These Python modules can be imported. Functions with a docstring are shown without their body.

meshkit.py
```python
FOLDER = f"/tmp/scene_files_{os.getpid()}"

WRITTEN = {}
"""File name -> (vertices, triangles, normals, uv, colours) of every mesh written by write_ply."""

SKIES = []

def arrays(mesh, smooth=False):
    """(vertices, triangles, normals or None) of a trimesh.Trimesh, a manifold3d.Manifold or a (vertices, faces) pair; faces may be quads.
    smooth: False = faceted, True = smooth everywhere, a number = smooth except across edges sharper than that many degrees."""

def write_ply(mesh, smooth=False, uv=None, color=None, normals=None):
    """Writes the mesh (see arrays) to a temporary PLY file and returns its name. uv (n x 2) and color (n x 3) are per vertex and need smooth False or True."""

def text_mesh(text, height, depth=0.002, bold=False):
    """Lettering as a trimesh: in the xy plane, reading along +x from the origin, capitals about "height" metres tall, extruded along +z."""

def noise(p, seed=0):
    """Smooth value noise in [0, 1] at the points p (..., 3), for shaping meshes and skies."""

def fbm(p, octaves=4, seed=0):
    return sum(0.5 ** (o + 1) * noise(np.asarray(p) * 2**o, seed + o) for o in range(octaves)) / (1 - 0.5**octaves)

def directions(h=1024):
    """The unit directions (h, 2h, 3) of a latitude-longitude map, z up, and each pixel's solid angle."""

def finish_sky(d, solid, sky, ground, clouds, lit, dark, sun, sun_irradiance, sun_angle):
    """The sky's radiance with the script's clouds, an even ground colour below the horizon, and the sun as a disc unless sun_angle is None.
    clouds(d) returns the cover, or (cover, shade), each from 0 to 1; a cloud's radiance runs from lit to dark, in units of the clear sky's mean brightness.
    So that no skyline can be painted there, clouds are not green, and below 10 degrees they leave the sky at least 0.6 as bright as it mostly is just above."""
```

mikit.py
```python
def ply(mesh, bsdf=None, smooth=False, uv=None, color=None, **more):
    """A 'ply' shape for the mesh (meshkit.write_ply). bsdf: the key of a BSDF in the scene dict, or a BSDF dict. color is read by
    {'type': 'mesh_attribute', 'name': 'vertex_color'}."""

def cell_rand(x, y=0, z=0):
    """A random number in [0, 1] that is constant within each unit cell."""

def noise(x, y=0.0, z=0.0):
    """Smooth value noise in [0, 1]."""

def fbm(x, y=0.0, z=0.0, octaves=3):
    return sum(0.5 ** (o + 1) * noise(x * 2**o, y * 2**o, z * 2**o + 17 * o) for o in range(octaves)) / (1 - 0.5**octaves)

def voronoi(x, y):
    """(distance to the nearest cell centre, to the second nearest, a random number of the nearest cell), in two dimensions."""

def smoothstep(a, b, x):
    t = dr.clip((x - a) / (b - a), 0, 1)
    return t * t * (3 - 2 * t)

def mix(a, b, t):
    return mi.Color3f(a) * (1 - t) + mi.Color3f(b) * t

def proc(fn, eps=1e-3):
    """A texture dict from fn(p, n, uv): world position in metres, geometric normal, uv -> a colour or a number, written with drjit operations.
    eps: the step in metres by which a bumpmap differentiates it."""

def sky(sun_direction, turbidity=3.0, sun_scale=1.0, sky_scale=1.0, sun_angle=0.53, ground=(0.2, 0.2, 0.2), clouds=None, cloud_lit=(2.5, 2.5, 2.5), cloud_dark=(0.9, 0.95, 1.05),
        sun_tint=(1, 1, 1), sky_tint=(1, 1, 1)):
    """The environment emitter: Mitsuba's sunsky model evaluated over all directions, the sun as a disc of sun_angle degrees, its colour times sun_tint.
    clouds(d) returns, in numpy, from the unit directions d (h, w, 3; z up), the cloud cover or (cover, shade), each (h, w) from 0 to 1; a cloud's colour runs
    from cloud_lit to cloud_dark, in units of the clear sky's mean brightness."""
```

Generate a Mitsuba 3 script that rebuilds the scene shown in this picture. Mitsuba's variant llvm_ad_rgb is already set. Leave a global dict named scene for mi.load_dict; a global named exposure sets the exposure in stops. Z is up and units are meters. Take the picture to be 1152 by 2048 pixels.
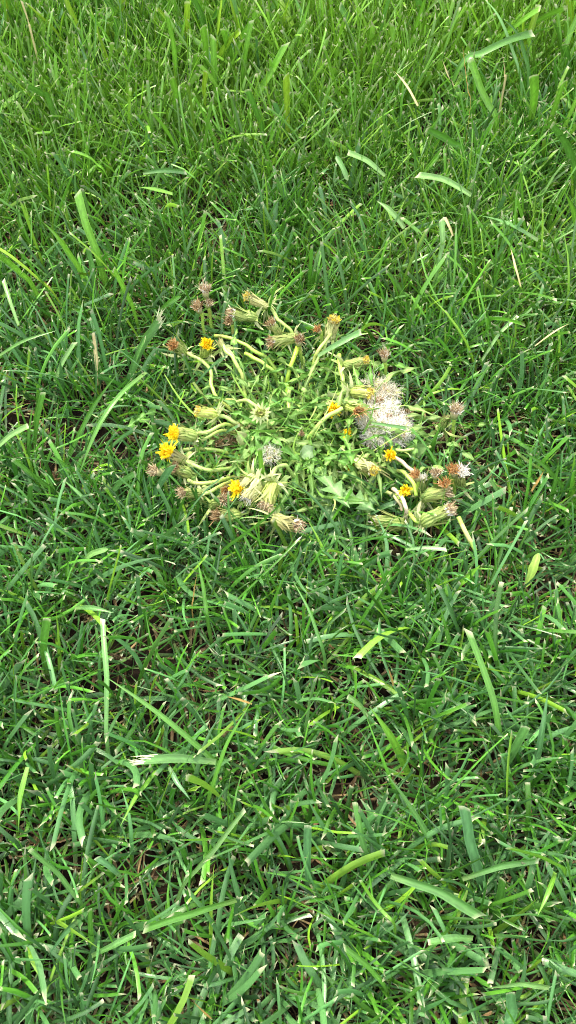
import math
import numpy as np
import mitsuba as mi
import mikit, meshkit
T = mi.ScalarTransform4f
scene, labels = {}, {}

# ---------------------------------------------------------------- camera, sky, exposure
H, PITCH = 0.47, math.radians(57)
scene['camera'] = {'type': 'perspective', 'fov': 35.976, 'fov_axis': 'x', 'near_clip': 0.01, 'far_clip': 200.0,
                   'to_world': T().look_at(origin=[0, 0, H], target=[0, math.cos(PITCH), H - math.sin(PITCH)], up=[0, 0, 1])}
scene['sky'] = mikit.sky((-0.30, 0.50, 0.85), turbidity=3, sun_scale=0.3, sun_angle=12, sun_tint=(0.93, 0.98, 1.05), sky_scale=1.0, cloud_lit=(1.9, 1.92, 1.97), cloud_dark=(0.68, 0.70, 0.74), ground=(0.06, 0.12, 0.03),
                         clouds=lambda d: (np.ones(d.shape[:2]), 1 - np.clip(d[..., 2], 0, 1)))   # bright overcast: the zenith brighter than the horizon
exposure = 4.3

# ---------------------------------------------------------------- materials
VC = {'type': 'mesh_attribute', 'name': 'vertex_color'}


def leaf_bsdf(rough, spec, trans, gloss):
    return {'type': 'blendbsdf', 'weight': gloss,
            'a': {'type': 'principledthin', 'base_color': VC, 'roughness': 0.6, 'diff_trans': trans, 'spec_trans': 0.0, 'eta': 1.4},
            'b': {'type': 'twosided', 'x': {'type': 'principled', 'base_color': VC, 'roughness': rough, 'specular': spec}}}


scene['grass_leaf'] = leaf_bsdf(0.36, 0.8, 0.65, 0.58)
scene['soft_leaf'] = leaf_bsdf(0.5, 0.45, 0.8, 0.5)
scene['stem_skin'] = {'type': 'twosided', 'x': {'type': 'principled', 'base_color': VC, 'roughness': 0.42, 'specular': 0.5}}
scene['petal'] = leaf_bsdf(0.6, 0.3, 0.7, 0.45)
scene['dry_leaf'] = leaf_bsdf(0.6, 0.3, 0.4, 0.55)
scene['down'] = leaf_bsdf(0.7, 0.3, 0.9, 0.4)


def soil_color(p, n, uv):
    a = mikit.fbm(p.x * 90, p.y * 90, 0, 3)
    b = mikit.fbm(p.x * 9, p.y * 9, 5, 3)
    near = mikit.mix((0.009, 0.006, 0.0035), (0.030, 0.020, 0.011), mikit.smoothstep(0.3, 0.75, a))
    far = mikit.mix((0.014, 0.042, 0.007), (0.028, 0.068, 0.012), b)
    r2 = p.x * p.x + (p.y - 0.4) * (p.y - 0.4)
    return mikit.mix(near, far, mikit.smoothstep(0.5, 1.3, mi.Float(r2)))


scene['soil_skin'] = {'type': 'twosided', 'x': {'type': 'principled', 'base_color': mikit.proc(soil_color), 'roughness': 0.95, 'specular': 0.2}}


# ---------------------------------------------------------------- helpers
def put(key, parts, bsdf, smooth=True, label=None, category=None, group=None, kind=None):
    """One entry of the scene from a list of (vertices, triangles, colours)."""
    v, f, c, at = [], [], [], 0
    for a, b, d in parts:
        v.append(a); f.append(np.asarray(b) + at); c.append(d); at += len(a)
    m = (np.vstack(v), np.vstack(f))
    scene[key] = mikit.ply(m, bsdf, smooth=smooth, color=np.clip(np.vstack(c), 0, 1))
    e = {k: x for k, x in (('label', label), ('category', category), ('group', group), ('kind', kind)) if x}
    if e: labels[key] = e


used = {}


def numbered(name):
    n = used.get(name, 0); used[name] = n + 1
    return name if n == 0 else '%s_%03d' % (name, n)


def unit(v): return np.asarray(v, float) / (np.linalg.norm(v) + 1e-12)


def spline(pts, n):
    """Catmull-Rom through the points, n samples evenly spaced in parameter."""
    p = np.asarray(pts, float)
    if len(p) == 2: return p[0] + (p[1] - p[0]) * np.linspace(0, 1, n)[:, None]
    q = np.vstack([2 * p[0] - p[1], p, 2 * p[-1] - p[-2]])
    t = np.linspace(0, len(p) - 1 - 1e-9, n); i = t.astype(int); u = (t - i)[:, None]
    a, b, c, d = q[i], q[i + 1], q[i + 2], q[i + 3]
    return 0.5 * (2 * b + (c - a) * u + (2 * a - 5 * b + 4 * c - d) * u * u + (3 * b - a - 3 * c + d) * u ** 3)


def frames(path, nrm=(0, 0, 1)):
    t = np.gradient(path, axis=0); t /= np.linalg.norm(t, axis=1, keepdims=True) + 1e-12
    n = np.empty_like(t); cur = np.asarray(nrm, float)
    for k in range(len(t)):
        cur = cur - t[k] * (cur @ t[k])
        if np.linalg.norm(cur) < 1e-6: cur = np.cross(t[k], [1, 0.3, 0.2])
        cur = unit(cur); n[k] = cur
    return t, n, np.cross(t, n)


def grid_faces(rows, cols, wrap=False):
    r, c = np.meshgrid(np.arange(rows - 1), np.arange(cols if wrap else cols - 1), indexing='ij')
    r, c = r.ravel(), c.ravel(); d = (c + 1) % cols
    a, b, e, g = r * cols + c, r * cols + d, (r + 1) * cols + d, (r + 1) * cols + c
    return np.vstack([np.stack([a, b, e], 1), np.stack([a, e, g], 1)])


def tube(path, rad, col, sides=8, flat=1.0):
    path = np.asarray(path, float); n = len(path)
    rad = np.broadcast_to(rad, n); col = np.broadcast_to(np.asarray(col, float), (n, 3))
    t, u, w = frames(path)
    a = np.arange(sides) / sides * 2 * np.pi
    v = path[:, None] + rad[:, None, None] * (np.cos(a)[None, :, None] * w[:, None] + flat * np.sin(a)[None, :, None] * u[:, None])
    v = np.vstack([v.reshape(-1, 3), path[:1], path[-1:]])
    f = [grid_faces(n, sides, True)]
    k = np.arange(sides); kk = (k + 1) % sides
    f.append(np.stack([kk, k, k * 0 + n * sides], 1)); f.append(np.stack([k, kk, k * 0 + n * sides + 1], 1) + np.array([(n - 1) * sides, (n - 1) * sides, 0]))
    return v, np.vstack(f), np.vstack([np.repeat(col, sides, 0), col[:1], col[-1:]])


def ribbons(rng, P0, D, L, W, bend, cols, tipcols, seg=5, taper=1.0, normal=None):
    """Many thin strips at once: origin P0, direction D, length L, width W; each bends by the vector bend over its length."""
    n = len(P0); t = np.linspace(0, 1, seg)[None, :, None]
    D = D / (np.linalg.norm(D, axis=1, keepdims=True) + 1e-12)
    spine = P0[:, None] + D[:, None] * (L[:, None, None] * t) + bend[:, None] * (L[:, None, None] * t * t)
    tan = np.gradient(spine, axis=1)
    side = np.cross(tan, rng.normal(size=(n, 1, 3)) if normal is None else normal[:, None])
    side /= np.linalg.norm(side, axis=2, keepdims=True) + 1e-12
    w = W[:, None, None] * 0.5 * (1 - taper * t ** 2.5)
    v = np.stack([spine - side * w, spine + side * w], 2).reshape(-1, 3)
    f = (grid_faces(seg, 2)[None] + (np.arange(n) * seg * 2)[:, None, None]).reshape(-1, 3)
    c = cols[:, None] * (1 - t) + tipcols[:, None] * t
    return v, f, np.repeat(c, 2, axis=1).reshape(-1, 3)


COL = {'bright': (0.122, 0.308, 0.026), 'mid': (0.070, 0.205, 0.024), 'grey': (0.082, 0.212, 0.048), 'pale': (0.130, 0.275, 0.068), 'dark': (0.045, 0.145, 0.020),
       'blue': (0.075, 0.195, 0.068), 'lime': (0.19, 0.34, 0.022), 'straw': (0.46, 0.40, 0.20), 'orange': (0.36, 0.23, 0.07)}
CUT = np.array([0.50, 0.52, 0.32])


def broad_blade(rng, p0, p1, width, lift, tip, colour, face=None):
    """A coarse grass blade from p0 (lower end) to p1 (tip): folded along its midrib, ribbed, its tip cut, frayed, pointed or round."""
    p0, p1 = np.array(p0), np.array(p1); n, m = 18, 7
    mid = (p0 + p1) / 2 + np.array([0, 0, lift]) + rng.normal(size=3) * 0.025 * np.linalg.norm(p1 - p0) * np.array([1, 1, 0.3])
    root = []
    if p1[2] - p0[2] > 0.016 and p0[2] > 0.006:      # an upright blade goes on down to the soil
        q = p0 + (p0 - p1) * 0.22; q[2] = 0.001; root = [q]; n += 4
    path = spline(root + [p0, p0 * 0.45 + mid * 0.55 + np.array([0, 0, lift * .2]), mid, p1 * 0.45 + mid * 0.55 + np.array([0, 0, lift * .2]), p1], n)
    d = unit(p1 - p0)
    face = np.array([rng.normal() * 0.3, -0.5 + rng.normal() * 0.25, 0.75]) if face is None else np.array(face, float)
    t, u, w = frames(path, face)
    s = np.linspace(0, 1, n); x = np.linspace(-1, 1, m)
    prof = 0.62 + 0.38 * np.sin(np.clip(s * 1.35, 0, 1) * np.pi / 2) if tip != 'round' else np.sqrt(np.clip(1 - (2 * s - 1) ** 6, 0.02, 1))
    prof = prof * (1 + 0.05 * np.sin(s * 9 + rng.random() * 6))
    if tip == 'point': prof = prof * np.clip(1 - s ** 2.6, 0.02, 1)
    twist = rng.normal() * 0.5 * s
    w, u = np.cos(twist)[:, None] * w + np.sin(twist)[:, None] * u, np.cos(twist)[:, None] * u - np.sin(twist)[:, None] * w
    hw = width * (0.50 if p0[1] > 0.45 else 0.39) * prof
    fold = rng.uniform(0.15, 0.5)
    slant = rng.normal() * 0.5 if tip in ('cut', 'frayed') else 0
    v = path[:, None] + hw[:, None, None] * (x[None, :, None] * w[:, None] + fold * (np.abs(x) ** 1.3)[None, :, None] * u[:, None] * 0.8)
    v = v + (np.clip(s - 0.85, 0, 1) / 0.15)[:, None, None] * (slant * x * width * 0.5)[None, :, None] * t[:, None]
    base = np.array(COL[colour]) * rng.uniform(0.9, 1.12)
    rib = 1 + 0.13 * np.array([0.9, -1, 0.6, 1.6, 0.6, -1, 0.9])
    c = base[None, None] * rib[None, :, None] * (1 + 0.10 * np.sin(s * 5 + rng.random() * 6))[:, None, None] * (0.85 + 0.3 * rng.random((n, m, 1)))
    c = c * (1 - (0.35 * np.clip(0.25 - s, 0, 1) / 0.25)[:, None, None]) + np.array([0.12, 0.15, 0.05]) * (0.5 * np.clip(0.2 - s, 0, 1) / 0.2)[:, None, None]
    if tip in ('cut', 'frayed'):
        k = np.clip((s - 0.955) / 0.03, 0, 1)[:, None, None] * rng.uniform(0.5, 1, (1, m, 1)); c = c * (1 - k) + CUT * k
    out = [(v.reshape(-1, 3), grid_faces(n, m), c.reshape(-1, 3))]
    if tip == 'frayed':
        q = 16; e = v[-1, rng.integers(0, m, q)] - rng.uniform(0.001, 0.005, (q, 1)) * t[-1]
        out.append(ribbons(rng, e, t[-1] + rng.normal(size=(q, 3)) * 0.13, rng.uniform(0.003, 0.009, q), rng.uniform(0.05, 0.16, q) * width, rng.normal(size=(q, 3)) * 0.1,
                           np.tile(CUT, (q, 1)), np.tile(CUT * 1.1, (q, 1)), 4, 0.9, np.tile(u[-1], (q, 1))))
    return out


# ---------------------------------------------------------------- the ground
rng = np.random.default_rng(5)
gx = np.unique(np.concatenate([np.linspace(-60, -2, 12), np.linspace(-2, -0.8, 20), np.linspace(-0.8, 0.8, 200), np.linspace(0.8, 2, 20), np.linspace(2, 60, 12)]))
gy = np.unique(np.concatenate([np.linspace(-60, -1.5, 12), np.linspace(-1.5, -0.3, 20), np.linspace(-0.3, 1.3, 200), np.linspace(1.3, 2.5, 20), np.linspace(2.5, 60, 12)]))
X, Y = np.meshgrid(gx, gy, indexing='ij')
Z = (meshkit.fbm(np.stack([X * 45, Y * 45, X * 0], -1), 3) - 0.5) * 0.012 - 0.004
scene['ground'] = mikit.ply((np.stack([X, Y, Z], -1).reshape(-1, 3), grid_faces(len(gx), len(gy))[:, ::-1]), 'soil_skin', smooth=True)
labels['ground'] = {'label': 'dark brown soil showing between the grass blades', 'kind': 'structure'}

CROWN = np.array((0.0047,0.3604,-0.0000))                    # where the dandelion is rooted


def clearing(x, y):
    """0 far from the dandelion, 1 in the middle of its flattened rosette."""
    r = np.sqrt(((x - CROWN[0] - 0.005) / 0.098) ** 2 + ((y - CROWN[1] + 0.002) / 0.082) ** 2)
    r = r + 0.35 * (meshkit.fbm(np.stack([x * 28, y * 28, x * 0 + 3], -1), 2) - 0.5)
    return np.clip((1.25 - r) / 0.5, 0, 1)


# ---------------------------------------------------------------- the lawn
def bare(x, y):
    """1 in the thin brownish patches of the sward."""
    o = 0
    for cx, cy, a, b in BARE:
        r = np.sqrt(((x - cx) / a) ** 2 + ((y - cy) / b) ** 2) + 0.9 * (meshkit.fbm(np.stack([x * 35, y * 35, x * 0 + 1], -1), 2) - 0.5)
        o = np.maximum(o, np.clip((1.1 - r) / 0.5, 0, 1))
    return o


BARE = [(-0.1064,0.2234,0.0000)[:2] + (.045, .030), (-0.1242,0.1636,0.0000)[:2] + (.025, .03), (0.0521,0.1985,0.0000)[:2] + (.04, .016), (-0.0038,0.0597,0.0000)[:2] + (.03, .018), (0.0685,0.0619,0.0000)[:2] + (.03, .016), (0.1044,0.0597,0.0000)[:2] + (.02, .014), (0.0130,0.2396,-0.0000)[:2] + (.03, .016), (0.1033,0.1525,0.0000)[:2] + (.03, .014)]


def mass(rng, x, y, seg, spec, zcap=None):
    """Many fine blades at (x, y) as one (vertices, triangles, colours): spec(rng, x, y) gives length, width, azimuth, lean, curve, cut and colour per blade."""
    n = len(x); L, W, az, lean, curve, cut, col = spec(rng, x, y)
    s = np.append(np.linspace(0, 0.955, seg), 1.0)
    ang = lean[:, None] + curve[:, None] * s[None] ** 1.3
    wob = az[:, None] + rng.normal(size=n)[:, None] * 0.5 * s[None] ** 2
    step = L[:, None] * np.diff(s)[None]
    am, wm = (ang[:, 1:] + ang[:, :-1]) / 2, (wob[:, 1:] + wob[:, :-1]) / 2
    dx, dy, dz = np.sin(am) * np.cos(wm) * step, np.sin(am) * np.sin(wm) * step, np.cos(am) * step
    z0 = np.zeros(n)
    cum = lambda d, o: np.concatenate([o[:, None], o[:, None] + np.cumsum(d, 1)], 1)
    px, py, pz = cum(dx, x), cum(dy, y), cum(dz, z0)
    pz = np.maximum(pz, 0.002 + 0.004 * rng.random((n, 1)))
    path = np.stack([px, py, pz], -1)
    tan = np.gradient(path, axis=1); tan /= np.linalg.norm(tan, axis=2, keepdims=True) + 1e-12
    hside = np.stack([-np.sin(wob), np.cos(wob), wob * 0], -1)
    nn = np.cross(tan, hside); nn /= np.linalg.norm(nn, axis=2, keepdims=True) + 1e-12
    roll = rng.normal(size=n)[:, None] * 0.55 + rng.normal(size=n)[:, None] * 0.7 * s[None]
    side = np.cos(roll)[..., None] * hside + np.sin(roll)[..., None] * nn
    up = np.cross(side, tan)
    wprof = np.where(cut[:, None], 0.75 + 0.3 * s * (1.6 - s), (0.7 + 0.4 * s) * np.clip(1.02 - s ** 2.2, 0.03, 1))
    hw = (W / 2)[:, None] * wprof
    fold = rng.uniform(0.1, 0.6, n)[:, None, None]
    le, ri, mi_ = path - side * hw[..., None] + up * hw[..., None] * fold, path + side * hw[..., None] + up * hw[..., None] * fold, path
    slant = (rng.normal(size=n) * 0.8 * W * cut)[:, None]
    le[:, -1] += tan[:, -1] * slant; ri[:, -1] -= tan[:, -1] * slant
    v = np.stack([le, mi_, ri], 2).reshape(-1, 3)
    f = (grid_faces(seg + 1, 3)[None] + (np.arange(n) * (seg + 1) * 3)[:, None, None]).reshape(-1, 3)
    c = np.repeat(col[:, None], seg + 1, 1)
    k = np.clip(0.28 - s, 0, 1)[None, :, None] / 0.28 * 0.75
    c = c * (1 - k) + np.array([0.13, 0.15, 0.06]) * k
    c[:, -1] = np.where(cut[:, None], CUT * rng.uniform(0.4, 0.95, (n, 1)), c[:, -1])
    c = np.repeat(c[:, :, None], 3, 2)
    c[:, :, 1] *= rng.uniform(0.8, 1.3, (n, 1, 1))
    return v, f, c.reshape(-1, 3)


def near_far(y): return np.clip((y - 0.05) / 0.75, 0, 1)


def fine(rng, x, y):
    n = len(x); g = near_far(y); cl = clearing(x, y)
    patch = meshkit.fbm(np.stack([x * 6, y * 6, x * 0], -1), 3)
    L = rng.gamma(9, 0.0050, n) * (0.70 + 0.44 * g) * (0.8 + 0.4 * patch)
    L = np.clip(L, 0.012, 0.085) * (1 - 0.25 * cl)
    W = np.where(rng.random(n) < 0.55, rng.uniform(0.0009, 0.0016, n), rng.uniform(0.0014, 0.0025, n)) * (1.12 - 0.08 * g)
    az = rng.uniform(0, 2 * np.pi, n)
    lean = np.abs(rng.normal(size=n)) * (0.62 - 0.30 * g) + 0.08 + 0.5 * cl
    curve = np.abs(rng.normal(size=n)) * (0.75 - 0.30 * g) + 0.05
    cut = rng.random(n) < 0.62
    h = rng.random(n)[:, None]; b = rng.random(n)[:, None]
    col = np.array([0.029, 0.125, 0.011]) * (1 - h) + np.array([0.076, 0.236, 0.021]) * h
    col = np.where(b < (0.55 - 0.42 * g)[:, None], np.array([0.060, 0.170, 0.048]) * (0.65 + 0.6 * h), col)
    col = np.where(b > (0.97 - 0.14 * g)[:, None], np.array([0.135, 0.285, 0.020]) * (0.8 + 0.4 * h), col)
    yel = (np.clip(g * 1.6 - 0.62, 0, 1) * np.clip(patch * 2.2 - 0.45, 0, 1))[:, None]
    col = col * (1 - 0.75 * yel) + np.array([0.130, 0.280, 0.018]) * 0.75 * yel
    return L, W, az, lean, curve, cut, col * rng.uniform(0.5, 1.45, (n, 1))


def coarse(rng, x, y):
    L, W, az, lean, curve, cut, col = fine(rng, x, y); n = len(x)
    far = y > 0.62
    W = rng.uniform(0.0022, 0.0042, n)
    L = np.clip(rng.normal(0.046, 0.012, n), 0.02, 0.08)
    col = np.where(rng.random((n, 1)) < np.where(far, 0.7, 0.12)[:, None], np.array([0.140, 0.290, 0.026]), np.array([0.072, 0.190, 0.058])) * rng.uniform(0.75, 1.15, (n, 1))
    return L, W, az, lean + 0.15, curve, rng.random(n) < 0.75, col


def tall(rng, x, y):
    L, W, az, lean, curve, cut, col = coarse(rng, x, y); n = len(x)
    return rng.uniform(0.042, 0.075, n), rng.uniform(0.0022, 0.0052, n), az, np.abs(rng.normal(size=n)) * 0.5 + 0.05, np.abs(rng.normal(size=n)) * 0.5, rng.random(n) < 0.8, np.array([0.145, 0.325, 0.034]) * rng.uniform(0.7, 1.15, (n, 1))


TUSSOCKS = [(-0.0503,0.8226,0.0000), (-0.0725,0.7893,0.0000), (-0.0256,0.7653,0.0000), (-0.0072,0.7420,0.0000), (-0.0570,0.7497,0.0000), (-0.1108,0.8058,0.0000), (-0.1539,0.8141,0.0000), (-0.1248,0.7497,0.0000), (-0.2177,0.8663,0.0000), (-0.1840,0.7893,0.0000), (-0.2450,0.8226,0.0000), (0.0115,0.8398,0.0000), (0.0390,0.7893,0.0000), (-0.0226,0.8754,0.0000), (-0.0859,0.8663,0.0000), (0.0916,0.8141,0.0000),
            (0.2304,0.7653,0.0000), (0.2398,0.7120,0.0000), (0.2070,0.8663,0.0000), (0.1386,0.8663,0.0000), (-0.0069,0.6833,0.0000), (-0.0868,0.7194,0.0000), (0.2363,0.8663,0.0000), (0.0616,0.8938,0.0000)]


def clip_bits(rng, x, y):
    n = len(x)
    L, W = rng.uniform(0.006, 0.025, n), rng.uniform(0.0009, 0.0022, n)
    col = np.where(rng.random((n, 1)) < 0.35, np.array([0.24, 0.16, 0.075]), np.array([0.085, 0.055, 0.026])) * rng.uniform(0.6, 1.5, (n, 1))
    return L, W, rng.uniform(0, 2 * np.pi, n), rng.uniform(1.1, 1.65, n), rng.normal(size=n) * 0.4, rng.random(n) < 0.3, col


def spread(rng, n, inside):
    if inside:
        y = rng.uniform(-0.06, 1.06, n); half = 0.175 + 0.205 * np.clip(y, -.05, 1.05) / 0.9
        keep = rng.random(n) < half / 0.42
        y, half = y[keep], half[keep]; x = rng.uniform(-1, 1, len(y)) * half
        return x, y
    x, y = rng.uniform(-1.1, 1.1, n), rng.uniform(-0.7, 1.7, n)
    half = 0.175 + 0.205 * np.clip(y, -.05, 1.05) / 0.9
    keep = (np.abs(x) > half) | (y < -0.06) | (y > 1.06)
    return x[keep], y[keep]


def tillers(rng, n, inside, per):
    x, y = spread(rng, n, inside)
    k = rng.random(len(x)) > np.maximum(0.0 * clearing(x, y), 0.42 * bare(x, y))
    x, y = x[k], y[k]
    gap = meshkit.fbm(np.stack([x * 22, y * 22, x * 0 + 9], -1), 2)
    k = rng.random(len(x)) < 0.36 + 1.7 * np.clip(gap - 0.2, 0, 1); x, y = x[k], y[k]
    x, y = np.repeat(x, per), np.repeat(y, per)
    return x + rng.normal(size=len(x)) * 0.0025, y + rng.normal(size=len(x)) * 0.0025


rng = np.random.default_rng(11)
x, y = tillers(rng, 19000, True, 4)
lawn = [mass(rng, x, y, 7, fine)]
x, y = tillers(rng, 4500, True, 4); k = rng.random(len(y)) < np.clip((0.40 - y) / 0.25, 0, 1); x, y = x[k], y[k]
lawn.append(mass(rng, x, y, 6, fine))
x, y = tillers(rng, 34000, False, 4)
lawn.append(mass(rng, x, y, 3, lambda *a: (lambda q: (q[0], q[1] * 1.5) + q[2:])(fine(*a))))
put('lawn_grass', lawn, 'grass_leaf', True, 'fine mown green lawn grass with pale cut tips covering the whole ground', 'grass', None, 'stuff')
print('lawn', sum(len(m[1]) for m in lawn))
x, y = tillers(rng, 2300, True, 2)
k = (y > 0.6) | (y < 0.3) | (rng.random(len(y)) < 0.5); x, y = x[k], y[k]
x2, y2 = tillers(rng, 700, False, 2)
x3, y3 = tillers(rng, 2600, True, 3)
k = (y3 + 0.12 * x3 * np.sign(x3) + 0.10 * (meshkit.fbm(np.stack([x3 * 8, y3 * 8, x3 * 0 + 4], -1), 2) - 0.5) > 0.70) & (rng.random(len(y3)) < 0.62); x3, y3 = x3[k], y3[k]
put('coarse_grass', [mass(rng, x, y, 8, coarse), mass(rng, x3, y3, 8, tall), mass(rng, x2, y2, 5, coarse)], 'grass_leaf', True, 'wider mown grass blades scattered through the fine lawn', 'grass', None, 'stuff')
# a coarse yellow-green tussock in the upper lawn, its blades rising from shared bases
tuss = []
for cx, cy, _ in TUSSOCKS:
    for q in range(int(rng.integers(3, 7))):
        bx, by = cx + rng.normal() * .02, cy + rng.normal() * .016; h = rng.uniform(.045, .078); a = rng.normal() * .45
        tuss += broad_blade(rng, (bx, by, .03), (bx + h * .6 * math.sin(a), by + rng.normal() * .012, h + .012), rng.uniform(.0034, .0062), .002, 'cut' if rng.random() < .8 else 'point', ('bright', 'lime', 'bright', 'mid')[rng.integers(0, 4)])
put('coarse_tussock', tuss, 'grass_leaf', True, 'loose tussock of coarse yellow-green blades in the upper lawn', 'grass', None, 'stuff')
x, y = spread(rng, 22000, True)
x2, y2 = spread(rng, 24000, False)
put('dead_thatch', [mass(rng, x, y, 3, clip_bits), mass(rng, x2, y2, 3, clip_bits)], 'dry_leaf', True, 'brown dead grass thatch lying between the living blades', 'thatch', None, 'stuff')

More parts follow.
